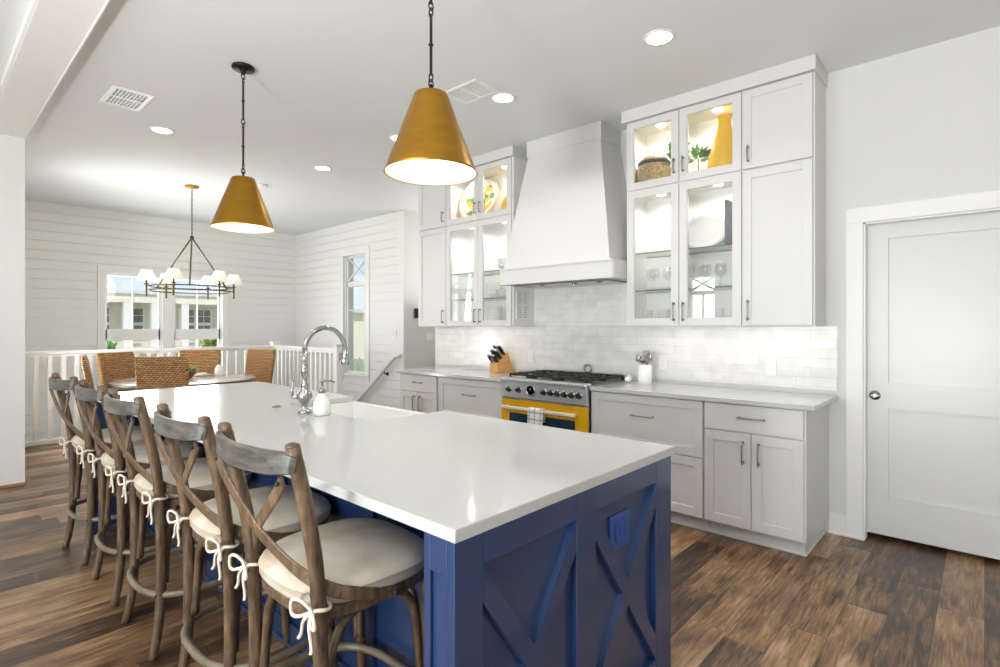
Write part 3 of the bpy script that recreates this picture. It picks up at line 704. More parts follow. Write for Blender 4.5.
m = MB(); m.box(3.425, 3.47, Y0, Y1, 0.762, 0.905, 0.006); m.box(3.415, 3.50, Y0, Y1, 0.898, 0.932, 0.010); cp = m.build('control_panel', rangesteel_m, t)
m = MB(); m.box(3.417, 3.45, Y0 + .02, Y1 - .02, 0.765, 0.772, 0.002); m.build('trim_strip', chrome_m, cp)
def knob(y, z, r):
    m = MB(); m.lathe([(r * 1.25, 0.0), (r * 1.25, -0.004), (r, -0.006), (r * .92, -0.034), (r * .75, -0.037), (0.0, -0.037)], (3.425, y, z), 20, axis='X'); m.box(3.383, 3.39, y - .0025, y + .0025, z, z + r * .8)
    k = m.build('knob', black_m, cp)
    q = MB(); q.lathe([(r * 1.7, 0.0), (r * 1.7, -0.003), (r * 1.3, -0.007)], (3.4255, y, z), 24, axis='X'); q.build('knob_bezel', chrome_m, k)
for y in (3.0, 2.89): knob(y, 0.838, 0.017)
for i in range(6): knob(2.626 - i * 0.0672, 0.838, 0.017)
m = MB(); m.lathe([(0.048, 0.0), (0.048, -0.010), (0.041, -0.015), (0.039, -0.010), (0.0, -0.010)], (3.4255, 2.76, 0.842), 28, axis='X'); ga = m.build('temperature_gauge', chrome_m, cp)
m = MB(); m.lathe([(0.038, 0.0), (0.0, 0.0)], (3.4148, 2.76, 0.842), 24, axis='X'); m.box(3.413, 3.4147, 2.7585, 2.7615, 0.842, 0.864); m.build('gauge_face', papershade_m, ga)
m = MB(); m.box(3.47, 4.07, Y0, Y1, 0.898, 0.918, 0.004); m.box(4.02, 4.075, Y0, Y1, 0.918, 0.95, 0.004); m.build('cooktop', steel_m, t)
for k in range(3):
    ya = Y0 + 0.02 + k * (Y1 - Y0 - .04) / 3; yb = ya + (Y1 - Y0 - .04) / 3 - .008; xa, xb = 3.515, 4.01
    m = MB()
    for x in (xa, (xa + xb) / 2, xb): m.box(x - .007, x + .007, ya, yb, 0.944, 0.962, 0.003)
    for y in (ya + .007, yb - .007): m.box(xa, xb, y - .007, y + .007, 0.944, 0.962, 0.003)
    for xc in (xa + .125, xb - .125):
        for q in range(4):
            a = q * PI / 2 + PI / 4; yc = (ya + yb) / 2
            m.box(xc + .03, xc + .135, yc - .005, yc + .005, 0.950, 0.967, 0.002, Matrix.Rotation(a, 3, 'Z'), (xc, yc, 0.955))
        for sx_ in (-1, 1):
            m.box(xc - .005, xc + .005, (ya + yb) / 2 + sx_ * .03 if sx_ > 0 else ya, yb if sx_ > 0 else (ya + yb) / 2 - .03, 0.950, 0.968, 0.002)
    for x in (xa, xb):
        for y in (ya + .007, yb - .007): m.box(x - .008, x + .008, y - .008, y + .008, 0.917, 0.946)
    m.build('grate', iron_m, t)
    for xc in (xa + .125, xb - .125):
        m = MB(); m.lathe([(0.045, 0.917), (0.045, 0.930), (0.036, 0.934), (0.034, 0.943), (0.0, 0.944)], (xc, (ya + yb) / 2, 0), 24); m.build('burner', iron_m, t)

# towel over the oven handle
m = MB()
path = [(3.404, 0.60), (3.404, 0.69), (3.402, 0.706), (3.385, 0.7125), (3.368, 0.706), (3.365, 0.69), (3.363, 0.56), (3.361, 0.45)]
rings = []
for x, z in path:
    top = []; bot = []
    for k in range(9):
        y = 2.594 + 0.153 * k / 8; wv = 0.0025 * math.sin(k * 1.7 + z * 9)
        top.append(Vector((x - 0.003 + wv * (x < 3.39), y, z)))
    rings.append(top)
outer = rings; inner = [[p + Vector((0.005 if i > 3 else -0.005 if i < 3 else 0, 0, 0.0 if i != 3 else -0.004)) for p in r] for i, r in enumerate(rings)]
m.rings([o_ + i_[::-1] for o_, i_ in zip(outer, inner)], smooth=True)
tag(m.build('dish_towel', towel_m), 'checked white dish towel hanging over the oven handle', 'towel')

# ================================================================== ISLAND
IX0, IX1, IY0, IY1 = 0.803, 1.930, 0.861, 4.440
SX0, SY0, SY1 = 1.47, 2.15, 3.02       # sink cut-out
m = MB()
def topslab(poly, z0, z1):
    m.prism(poly, 'Z', z0, z1)
r = 0.05
inner_c = [(SX0 + r - r * math.cos(a), SY0 + r - r * math.sin(a)) for a in [PI / 2 * k / 6 for k in range(7)]]      # from (SX0,SY0+r) to (SX0+r,SY0)
inner_f = [(SX0 + r - r * math.cos(a), SY1 - r + r * math.sin(a)) for a in [PI / 2 * k / 6 for k in range(7)]]
poly = [(IX0, IY0), (IX1, IY0), (IX1, SY0)] + inner_c[::-1] + inner_f + [(IX1, SY1), (IX1, IY1), (IX0, IY1)]
topslab(poly, 0.884, 0.914)
bmesh.ops.bevel(m.bm, geom=[e for e in m.bm.edges if abs(e.verts[0].co.z - e.verts[1].co.z) < 1e-5], offset=0.002, segments=2, affect='EDGES')
tag(m.build('island_countertop', quartz_m), 'large white quartz worktop covering the blue island', 'countertop')

t = thing('kitchen_island', 'navy blue kitchen island base with X-braced end panels', 'kitchen island', (1.36, 2.65, 0))
EX0, EX1, EY = 0.8155, 1.904, 0.866     # end panel, front plane EY (faces -Y)
BX = 1.115
m = MB(); m.box(BX + .012, EX1 - .02, EY + 0.11, 2.14, 0.02, 0.8835); m.box(BX + .012, EX1 - .02, 3.03, 4.32, 0.02, 0.8835); m.box(BX + .012, EX1 - .02, 2.14, 3.03, 0.02, 0.64); m.box(BX + .012, 1.42, 2.14, 3.03, 0.64, 0.8835)
m.build('body', navy_m, t)
def end_panel(yf, s):
    """yf outer plane, s=+1: body lies toward +Y"""
    m = MB()
    def bx(x0, x1, d0, d1, z0, z1, bev=0.002):
        a, b_ = yf + s * d0, yf + s * d1; m.box(x0, x1, min(a, b_), max(a, b_), z0, z1, bev)
    bx(EX0, EX1, 0.022, 0.105, 0.0, 0.8835)
    bx(EX0 - 0.010, 0.896, 0.0, 0.024, 0, 0.8835); bx(1.285, 1.386, 0, 0.024, 0, 0.8835); bx(1.784, EX1, 0, 0.024, 0, 0.8835)
    bx(0.896, 1.285, 0, 0.024, 0.808, 0.8835); bx(1.386, 1.784, 0, 0.024, 0.808, 0.8835); bx(0.896, 1.285, 0, 0.024, 0.0, 0.175); bx(1.386, 1.784, 0, 0.024, 0.0, 0.175)
    return m
m = end_panel(EY, 1); ep = m.build('end_panel', navy_m, t)
for x0, x1 in ((0.896, 1.285), (1.386, 1.784)):
    for sg in (1, -1):
        m = MB(); lo, hi, bw = 0.175, 0.808, 0.088
        poly = [(x0, hi), (x0, hi - bw), (x1, lo), (x1, lo + bw)] if sg < 0 else [(x0, lo + bw), (x0, lo), (x1, hi - bw), (x1, hi)]
        e_ = 0.0006 if sg > 0 else 0
        m.prism(poly, 'Y', EY + 0.001 + e_, EY + 0.0235)
        m.build('cross_brace', navy_m, ep)
m = MB(); m.box(1.492, 1.623, EY + 0.014, EY + 0.023, 0.642, 0.755, 0.003); oo = m.build('outlet_plate', outletblue_m, ep)
m = MB(); m.box(1.522, 1.593, EY + 0.009, EY + 0.0145, 0.664, 0.733, 0.004); m.build('outlet_insert', outletblue_m, oo)
m = MB()
for x in (1.540, 1.572):
    for z in (0.692, 0.712): m.box(x - .002, x + .002, EY + .0082, EY + .0092, z - .006, z + .006)
m.build('outlet_slots', black_m, oo)
m = end_panel(4.425, -1); m.build('end_panel', navy_m, t)
# recessed panel on the seating side of each end post
for y, c0, c1 in ((EY, 0.0245, 0.105), (4.32, 0.0, 0.0805)):
    m = MB(); fx0, fx1 = EX0 - 0.010, EX0 - 0.0002
    if y == EY: m.box(fx0, fx1, y + 0.083, y + c1, 0, 0.8835, 0.002)
    else: m.box(fx0, fx1, y + c0, y + 0.022, 0, 0.8835, 0.002)
    ra, rb = (y + c0, y + 0.083) if y == EY else (y + 0.022, y + c1)
    m.box(fx0, fx1, ra, rb, 0.80, 0.8835, 0.002); m.box(fx0, fx1, ra, rb, 0, 0.14, 0.002); m.build('post_frame', navy_m, t)
# panelled back under the overhang
m = MB(); m.box(BX, BX + .012, EY + 0.105, 4.32, 0.0, 0.8835)
n = 5; ya, yb = EY + 0.105, 4.32; st = 0.075; step = (yb - ya) / n
for k in range(n + 1):
    yc = ya + k * step; m.box(BX - 0.016, BX + .001, max(ya, yc - st / 2), min(yb, yc + st / 2), 0.0, 0.8835, 0.002)
for k in range(n):
    y0_, y1_ = ya + k * step + st / 2 - (st / 2 if k == 0 else 0), ya + (k + 1) * step - st / 2
    m.box(BX - 0.0155, BX + .001, y0_, y1_, 0.79, 0.8835, 0.002); m.box(BX - 0.0155, BX + .001, y0_, y1_, 0.0, 0.16, 0.002)
m.build('back_panel', navy_m, t)
m = MB(); m.box(BX - 0.032, BX - .0155, EY + 0.106, 4.319, 0.0, 0.10, 0.004); m.box(BX - 0.045, BX - .031, EY + 0.106, 4.319, 0, 0.022, 0.007); m.build('base_moulding', navy_m, t)
m = MB()
for a, b_ in ((0.985, 1.55), (1.55, 2.13), (3.04, 3.68), (3.68, 4.31)):
    m.box(EX1 - .021, EX1 - .003, a + .002, b_ - .002, 0.11, 0.875, 0.002)
m.build('kitchen_side_fronts', navy_m, t)

# apron sink
m = MB(); a0, a1 = SY0 - 0.012, SY1 + 0.012; x0, x1 = SX0 - 0.012, IX1 + 0.012
zr, zb = 0.8825, 0.66; th = 0.022
m.box(x1 - 0.03, x1, a0 + .015, a1 - .015, zb, zr - .0, 0.008); m.box(x0, x0 + th, a0, a1, zb, zr, 0.006)
m.box(x0, x1 - .01, a0, a0 + th, zb, zr, 0.006); m.box(x0, x1 - .01, a1 - th, a1, zb, zr, 0.006); m.box(x0, x1 - .01, a0, a1, zb, zb + 0.025, 0.005)
sk = tag(m.build('apron_sink', white_m), 'white apron-front sink set into the island worktop', 'sink')
m = MB(); m.lathe([(0.04, 0), (0.04, 0.004), (0.03, 0.006), (0.0, 0.003)], (1.70, 2.58, 0.686), 24); dr = m.build('drain', chrome_m, None); dr.parent = sk; dr.location = Vector(dr.location) - Vector(sk.location)

# faucet
t = thing('kitchen_faucet', 'tall chrome gooseneck faucet on the island beside the sink', 'faucet', (1.374, 2.631, 0.914))
FX, FY = 1.381, 2.628
m = MB(); m.lathe([(0.0, 0.9145), (0.034, 0.9145), (0.034, 0.922), (0.026, 0.930), (0.018, 0.940), (0.017, 0.955), (0.024, 0.966), (0.036, 0.985), (0.040, 1.002), (0.036, 1.018), (0.022, 1.034), (0.017, 1.05), (0.020, 1.056), (0.020, 1.064), (0.014, 1.07), (0.013, 1.10), (0.018, 1.105), (0.018, 1.155), (0.015, 1.16), (0.0175, 1.166), (0.012, 1.172), (0.0, 1.173)], (FX, FY, 0), 28)
m.build('base_column', chrome_m, t)
m = MB(); R_ = 0.118; P = [(FX, FY, 1.165), (FX, FY, 1.20), (FX, FY, 1.25)]
for k in range(17):
    a = PI - (PI * 1.02) * k / 16; P.append((FX + R_ + R_ * math.cos(a), FY, 1.240 + R_ * math.sin(a)))
P.append((FX + 0.2405, FY, 1.222)); m.tube(P, 0.0135, 14)
for k in (0.15, 0.45, 0.8):
    a = PI - PI * k; m.lathe([(0.0155, -0.006), (0.0175, 0), (0.0155, 0.006)], (FX, FY, 1.168 + k * .05), 18)
m.build('spout', chrome_m, t)
m = MB()
d_ = Vector((0.012, 0, -1)).normalized()
p0 = Vector((FX + 0.2365, FY, 1.252))
m.tube([p0, p0 + d_ * .018, p0 + d_ * .02, p0 + d_ * .07, p0 + d_ * .085, p0 + d_ * .10], [0.0165, 0.0165, 0.019, 0.021, 0.0235, 0.020], 18); m.box(p0.x - .036, p0.x - .018, FY - .008, FY + .008, p0.z - .075, p0.z - .03, 0.003)
m.build('spray_head', chrome_m, t)
m = MB(); m.tube([(FX, FY, 1.0), (FX - 0.03, FY + .02, 1.0), (FX - 0.05, FY + .03, 1.0)], [0.014, 0.012, 0.014], 12); m.tube([(FX - 0.05, FY + .03, 0.995), (FX - 0.052, FY + .032, 1.03), (FX - 0.05, FY + .03, 1.09)], [0.008, 0.0065, 0.0085], 10)
m.build('lever', chrome_m, t)

# soap bottle, air switch
t = thing('soap_dispenser', 'pale frosted soap bottle with metal pump beside the chrome faucet', 'soap dispenser', (1.408, 2.50, 0.914))
m = MB(); m.lathe([(0.0, 0.9145), (0.040, 0.9145), (0.044, 0.920), (0.044, 0.975), (0.036, 1.0), (0.020, 1.018), (0.016, 1.03)], (1.408, 2.50, 0), 24); m.build('bottle', frost_m, t)
m = MB(); m.lathe([(0.0, 1.024), (0.0175, 1.024), (0.0175, 1.046), (0.007, 1.05), (0.006, 1.078), (0.011, 1.08), (0.011, 1.09), (0.0, 1.091)], (1.408, 2.50, 0), 20); m.tube([(1.408, 2.50, 1.085), (1.44, 2.49, 1.087), (1.468, 2.48, 1.078)], [0.005, 0.005, 0.004], 8); m.build('pump', pewter_m, t)
m = MB(); m.lathe([(0.0, 0.9145), (0.022, 0.9145), (0.022, 0.920), (0.014, 0.922), (0.014, 0.925), (0.0, 0.926)], (1.377, 2.939, 0), 24); tag(m.build('air_switch', pewter_m), 'small round metal button on the island worktop past the faucet', 'switch')

# ================================================================== STOOLS
def smooth_path(P, n=4):
    P = [Vector(p) for p in P]; out = []
    for i in range(len(P) - 1):
        p0, p1, p2, p3 = P[max(i - 1, 0)], P[i], P[i + 1], P[min(i + 2, len(P) - 1)]
        for k in range(n):
            u = k / n; out.append(0.5 * ((2 * p1) + (p2 - p0) * u + (2 * p0 - 5 * p1 + 4 * p2 - p3) * u * u + (3 * p1 - p0 - 3 * p2 + p3) * u ** 3))
    out.append(P[-1]); return out
def lerp_list(R, n=4):
    out = []
    for i in range(len(R) - 1):
        for k in range(n): out.append(R[i] + (R[i + 1] - R[i]) * k / n)
    out.append(R[-1]); return out
def sq_ring(rx, ry, z, n=40, p=3.2, taper=0.0):
    P = []
    for k in range(n):
        a = 2 * PI * k / n; ca, sa = math.cos(a), math.sin(a)
        x = rx * math.copysign(abs(ca) ** (2 / p), ca); y = ry * math.copysign(abs(sa) ** (2 / p), sa)
        y *= 1 + taper * x / rx; P.append(Vector((x, y, z)))
    return P
def rear_leg_pts(s): return [(-.222, s * .205, 0), (-.200, s * .198, .12), (-.188, s * .193, .30), (-.190, s * .192, .56), (-.205, s * .197, .76), (-.238, s * .203, .93), (-.272, s * .208, 1.075)]
def front_leg_pts(s): return [(.196, s * .196, 0), (.182, s * .188, .15), (.172, s * .183, .35), (.166, s * .178, .605)]
def make_stool():
    t = thing('bar_stool', 'x', 'stool', (0, 0, 0), 'cross-back stools along the island')
    for s in (-1, 1):
        m = MB(); P = smooth_path(rear_leg_pts(s)); m.tube(P, lerp_list([.0175, .018, .019, .0195, .0195, .0195, .018]), 12); m.sphere(P[-1], .018, (1, 1, .5), 12, 6); m.build('leg', stool_m, t)
        m = MB(); P = smooth_path(front_leg_pts(s)); m.tube(P, lerp_list([.0155, .0165, .0175, .018]), 12); m.build('leg', stool_m, t)
    # seat frame
    m = MB(); m.rings([sq_ring(.208, .208, .603), sq_ring(.212, .212, .608), sq_ring(.212, .212, .628), sq_ring(.206, .206, .634), sq_ring(.175, .175, .634), sq_ring(.175, .175, .603)], closed=True, smooth=False); m.rings([sq_ring(.178, .178, .620), sq_ring(.178, .178, .632)], smooth=False); m.build('seat_frame', stool_m, t)
    # cushion
    m = MB(); prof = [(.190, .6345), (.214, .638), (.222, .652), (.222, .672), (.2245, .6735), (.222, .676), (.216, .689), (.198, .702), (.150, .711), (.08, .715), (.002, .716)]
    m.rings([sq_ring(r_ * 1.0, r_ * 1.0, z, 48, 3.0, 0.03) for r_, z in prof]); cu = m.build('cushion', cushion_m, t)
    for s in (-1, 1):
        q = Vector((-.19, s * .192, .652)); m = MB()
        m.tube([q + Vector((.025 * math.cos(a), .025 * math.sin(a), .003 * math.sin(2 * a))) for a in [2 * PI * k / 14 for k in range(14)]], .0048, 8, closed=True)
        c0 = q + Vector((-.022, s * .002, -.004))
        m.sphere(c0, .011, (1, 1, 1), 10, 6)
        for sg, zz in ((1, .010), (-1, .006)):
            m.tube(smooth_path([c0, c0 + Vector((-.02, sg * .022, .018 + zz)), c0 + Vector((-.028, sg * .052, .012 + zz)), c0 + Vector((-.026, sg * .058, -.012)), c0 + Vector((-.022, sg * .032, -.014)), c0]), .0046, 8)
        m.tube(smooth_path([c0, c0 + Vector((-.014, .018, -.022)), c0 + Vector((-.012, .034, -.060)), c0 + Vector((-.016, .042, -.075))]), .0046, 8)
        m.tube(smooth_path([c0, c0 + Vector((-.016, -.012, -.024)), c0 + Vector((-.014, -.020, -.075)), c0 + Vector((-.018, -.024, -.090))]), .0046, 8)
        m.build('tie', tie_m, cu)
    # bent top rail
    m = MB(); P = smooth_path([(-.240, .236, 1.030), (-.277, .218, 1.034), (-.308, .13, 1.032), (-.322, 0, 1.031), (-.308, -.13, 1.032), (-.286, -.200, 1.034), (-.268, -.218, 1.030)], 5)
    nn = len(P); Wd = [0.036 + 0.026 * math.sin(PI * i / (nn - 1)) ** 0.6 for i in range(nn)]
    m.ribbon(P, [(Vector((p.x + .02, p.y * .75, 0)).normalized()) for p in P], Wd, .020); m.build('top_rail', stoolrail_m, t)
    # crossed bentwood straps that wrap to the sides of the seat
    for s in (-1, 1):
        off = -.004 if s > 0 else .004
        P = smooth_path([(-.292 + off, s * .190, .990), (-.288 + off, s * .135, .935), (-.268 + off, 0, .832), (-.226 + off, -s * .120, .748), (-.178, -s * .186, .698), (-.110, -s * .213, .664), (.03, -s * .2175, .618)], 5)
        Nn = []
        for i in range(len(P)):
            u = i / (len(P) - 1); k = min(1, max(0, (u - .45) / .35)); Nn.append(Vector((-(1 - k), -s * k, 0)) if 0 < k < 1 or k == 0 else Vector((0, -s, 0)))
        m = MB(); m.ribbon(P, Nn, .034, .008); m.build('cross_strap', stool_m, t)
    # foot hoop
    m = MB(); m.tube([p + Vector((-.024, 0, 0)) for p in sq_ring(.212, .256, .25, 56, 2.6)], .0138, 10, closed=True); m.build('foot_hoop', footring_m, t)
    # bentwood arches under the seat
    rl = lambda s: Vector((-.187, s * .192, 0)); fl = lambda s: Vector((.170, s * .182, 0))
    for A, B in ((rl(1), rl(-1)), (fl(1), fl(-1)), (rl(1), fl(1)), (rl(-1), fl(-1))):
        mid = (A + B) / 2; inn = -mid * 0.10; e = (B - A)
        m = MB(); P = [A + inn * .6 + e * .05 + Vector((0, 0, .29)), A + inn + e * .07 + Vector((0, 0, .42)), A + inn + e * .13 + Vector((0, 0, .530)), A + inn + e * .28 + Vector((0, 0, .588)), mid + inn + Vector((0, 0, .592))]
        P += [B + inn - e * .28 + Vector((0, 0, .588)), B + inn - e * .13 + Vector((0, 0, .530)), B + inn - e * .07 + Vector((0, 0, .42)), B + inn * .6 - e * .05 + Vector((0, 0, .29))]
        m.tube(smooth_path(P), .0128, 10); m.build('bentwood_arch', stool_m, t)
    for s in (-1, 1):
        for p in ((-.208, s * .197, .25), (-.213, s * .192, .690), (.022, s * .222, .620), (-.300, s * .188, .985)):
            m = MB(); m.sphere(p, .006, (1, 1, 1), 8, 6); m.build('bolt', iron_m, t)
    return t
stool = make_stool()
SP = [(0.888, 1.44, 0, 'weathered wooden cross-back stool nearest the camera, its whole cushion in view'),
      (0.888, 2.015, 0, 'second cross-back stool counting from the X-braced end of the island'),
      (0.888, 2.73, 0, 'middle cross-back stool of the five along the island'),
      (0.888, 3.35, 0, 'cross-back stool second from the dining table end of the island'),
      (0.878, 4.03, 3, 'cross-back stool last in the row, closest to the dining table')]
for i, (x, y, a, lab) in enumerate(SP):
    o = stool if i == 0 else copy_tree(stool)
    o.location = (x, y, 0); o.rotation_euler = (0, 0, math.radians(a)); o['label'] = lab

# ================================================================== CEILING FIXTURES
def pendant(x, y, zb, label):
    t = thing('pendant_lamp', label, 'pendant light', (x, y, CE), 'brass cone pendants over the island')
    zt = zb + 0.318
    m = MB(); m.lathe([(0.0, CE - .0005), (0.068, CE - .0005), (0.070, CE - .010), (0.066, CE - .018), (0.030, CE - .020), (0.016, CE - .03), (0.0125, CE - .05), (0.0, CE - .052)], (x, y, 0), 32); m.build('canopy', bronze_m, t)
    m = MB(); z = CE - 0.05
    def link(z0, ang):
        m.tube([(x + .012 * math.cos(a) * math.cos(ang), y + .012 * math.cos(a) * math.sin(ang), z0 - .016 + .018 * math.sin(a)) for a in [2 * PI * k / 12 for k in range(12)]], .003, 6, closed=True)
    top = CE - .048; bot = zt + .03
    L_ = (top - bot); zz = top
    link(zz, 0); link(zz - .026, PI / 2); r0 = zz - .05; seglen = (r0 - (bot + .05) - 0.06) / 2
    for k in range(2):
        a, b_ = r0, r0 - seglen
        m.tube([(x, y, a), (x, y, a - .006), (x, y, b_ + .006), (x, y, b_)], [.009, .0062, .0062, .009], 10)
        for q in (0.5,): m.sphere((x, y, a + (b_ - a) * q), .011, (1, 1, .7), 12, 6)
        r0 = b_
        link(r0 + .004, k * PI / 2); link(r0 - .022, PI / 2 - k * PI / 2); r0 -= .048
    m.tube([(x, y, r0 + .008), (x, y, zt)], .006, 8)
    m.build('hanging_rod', bronze_m, t)
    m = MB(); m.lathe([(0.012, zt + .012), (0.069, zt + .008), (0.072, zt), (0.187, zb + .012), (0.1925, zb), (0.1905, zb), (0.1855, zb + .012), (0.0702, zt - .004), (0.012, zt + .004)], (x, y, 0), 64, close=True); sh = m.build('lamp_shade', brass_m, t)
    m = MB(); m.lathe([(0.010, zt - .006), (0.068, zt - .008), (0.1825, zb + .010), (0.1885, zb + .001), (0.1875, zb + .001), (0.1815, zb + .010), (0.067, zt - .012), (0.010, zt - .010)], (x, y, 0), 64, close=True); m.build('shade_liner', liner_m, sh)
    m = MB(); m.lathe([(0.0, zt - .10), (0.022, zt - .095), (0.030, zt - .135), (0.028, zt - .16), (0.0, zt - .19)][::-1], (x, y, 0), 16); m.lathe([(0.016, zt - .012), (0.016, zt - .098)], (x, y, 0), 12); m.build('bulb', bulb_m, t)
    ld = bpy.data.lights.new('pendant_bulb_light', 'POINT'); ld.energy = 3.5; ld.color = (1, 0.88, 0.72); ld.shadow_soft_size = .05
    lo = bpy.data.objects.new('pendant_bulb_light', ld); COL.objects.link(lo); lo.location = (x, y, zb + .09)
    return t
pendant(1.449, 1.70, 1.997, 'large brass cone pendant hanging over the near end of the island')
pendant(1.449, 3.562, 2.0, 'brass cone pendant over the far end of the island, nearer the dining table')

def recessed(x, y, label):
    t = thing('recessed_light', label, 'ceiling light', (x, y, CE), 'recessed ceiling lights')
    m = MB(); m.lathe([(0.072, CE - .0004), (0.092, CE - .0004), (0.092, CE - .004), (0.074, CE - .007), (0.072, CE - .006)], (x, y, 0), 36, close=True); m.build('trim_ring', trim_m, t)
    m = MB(); m.lathe([(0.0, CE - .001), (0.072, CE - .001), (0.070, CE - .0045), (0.0, CE - .005)], (x, y, 0), 32); m.build('lens', lens_m, t)
    ld = bpy.data.lights.new('downlight', 'SPOT'); ld.energy = 30; ld.spot_size = math.radians(140); ld.spot_blend = 0.9; ld.color = (1, 0.97, 0.93); ld.shadow_soft_size = .06
    lo = bpy.data.objects.new('downlight', ld); COL.objects.link(lo); lo.location = (x, y, CE - .02)
recessed(2.93, 1.405, 'round recessed ceiling light nearest the camera, before the right upper cabinets')
recessed(2.93, 2.623, 'round recessed ceiling light beside the second ceiling vent, before the hood')
recessed(2.93, 3.871, 'round recessed ceiling light just peeking past the big brass pendant')
recessed(2.935, 5.20, 'round recessed ceiling light over the passage toward the stairs')
recessed(1.446, 5.217, 'round recessed ceiling light between the white vent and the chandelier')

def vent(x0, x1, y0, y1, label, dark):
    t = thing('ceiling_vent', label, 'vent', ((x0 + x1) / 2, (y0 + y1) / 2, CE), 'ceiling air vents')
    m = MB(); z1, z0 = CE - .0004, CE - .008; e = 0.030
    m.box(x0, x1, y0, y0 + e, z0, z1, .002); m.box(x0, x1, y1 - e, y1, z0, z1, .002); m.box(x0, x0 + e, y0 + e, y1 - e, z0, z1, .002); m.box(x1 - e, x1, y0 + e, y1 - e, z0, z1, .002)
    m.build('frame', trim_m, t)
    m = MB(); m.box(x0 + e, x1 - e, y0 + e, y1 - e, CE - .0018, CE - .0004); m.build('backing', black_m if dark else chart_m, t)
    m = MB(); yc = (y0 + y1) / 2; m.box(x0 + e, x1 - e, yc - .008, yc + .008, z0, CE - .0018)
    n = 9
    for k in range(1, n):
        xx = x0 + e + (x1 - x0 - 2 * e) * k / n
        m.box(xx - .003, xx + .003, y0 + e, y1 - e, CE - .006, CE - .0018)
    m.build('louvers', trim_m, t)
vent(0.945, 1.197, 4.495, 4.89, 'white ceiling vent with black slots near the header', True)
vent(2.575, 2.827, 2.56, 2.905, 'pale grey ceiling vent half behind the big brass pendant', False)
m = MB(); m.lathe([(0.0, CE - .0005), (0.07, CE - .0005), (0.066, CE - .022), (0.05, CE - .03), (0.0, CE - .031)], (2.80, 6.35, 0), 28); tag(m.build('smoke_detector', trim_m), 'small white disc on the ceiling behind the far brass pendant', 'smoke detector')

# chandelier
CX, CY = 2.26, 7.02
t = thing('chandelier', 'round brass chandelier with six small white shades over the dining table', 'chandelier', (CX, CY, CE))
m = MB(); m.lathe([(0.0, CE - .0005), (0.075, CE - .0005), (0.072, CE - .018), (0.02, CE - .03), (0.0, CE - .032)], (CX, CY, 0), 24); m.build('canopy', brass_m, t)
m = MB(); z = CE - .03; k = 0
while z > 2.46:
    ang = (k % 2) * PI / 2
    m.tube([(CX + .009 * math.cos(a) * math.cos(ang), CY + .009 * math.cos(a) * math.sin(ang), z - .016 + .018 * math.sin(a)) for a in [2 * PI * q / 10 for q in range(10)]], .003, 6, closed=True); z -= .029; k += 1
m.build('chain', antique_m, t)
m = MB(); m.sphere((CX, CY, 2.435), .022, (1, 1, 1), 14, 8)
RR = 0.435
for a in [math.radians(-17.8 + 27 + 120 * q) for q in range(3)]: m.tube([(CX, CY, 2.435), (CX + RR * math.cos(a), CY + RR * math.sin(a), 1.835)], .009, 8)
m.build('hanging_frame', antique_m, t)
for zc in (1.790, 1.838):
    m = MB(); ring = []
    for q in range(64):
        a = 2 * PI * q / 64; ring.append((a,))
    prof = [(RR - .008, -.007), (RR + .008, -.007), (RR + .008, .007), (RR - .008, .007)]
    m.lathe([(r_, zc + z_) for r_, z_ in prof], (CX, CY, 0), 64, close=True); m.build('hoop', antique_m, t)
right_ang = -math.radians(42)
for q in range(6):
    a = math.radians(-17.8 + 7 + 60 * q); px, py = CX + (RR + .02) * math.cos(a), CY + (RR + .02) * math.sin(a)
    m = MB(); m.lathe([(0.0, 1.715), (0.014, 1.722), (0.010, 1.735), (0.010, 1.85), (0.026, 1.858), (0.026, 1.864), (0.009, 1.868), (0.009, 1.93), (0.0, 1.931)], (px, py, 0), 14); cn = m.build('candle_arm', antique_m, t)
    m = MB(); m.lathe([(0.095, 1.895), (0.052, 2.015), (0.050, 2.015), (0.093, 1.895)], (px, py, 0), 40, close=True, pleat=.02); m.build('lamp_shade', lampshade_m, t)
ld = bpy.data.lights.new('chandelier_light', 'POINT'); ld.energy = 20; ld.color = (1, 0.94, 0.86); ld.shadow_soft_size = .3
lo = bpy.data.objects.new('chandelier_light', ld); COL.objects.link(lo); lo.location = (CX, CY, 2.06)

# ================================================================== DINING
TX, TY = 2.2, 7.03
t = thing('dining_table', 'round greyed wood dining table under the chandelier', 'table', (TX, TY, 0))
m = MB(); m.lathe([(0.0, .7492), (.742, .7492), (.745, .7485), (.745, .747), (0, .747)], (TX, TY, 0), 72); m.build('tabletop', tablewood_m, t)
m = MB(); m.lathe([(0.70, .7468), (.748, .7468), (.752, .735), (.750, .708), (.70, .704)], (TX, TY, 0), 72, close=True); m.build('rim', tableedge_m, t)
m = MB(); m.lathe([(0.0, .746), (.70, .746), (.70, .71), (0.0, .71)], (TX, TY, 0), 40); m.lathe([(.30, .708), (.10, .62), (.075, .40), (.10, .16), (.34, .06), (.36, .001), (0, .001)], (TX, TY, 0), 32); m.build('pedestal', paleblue_m, t)

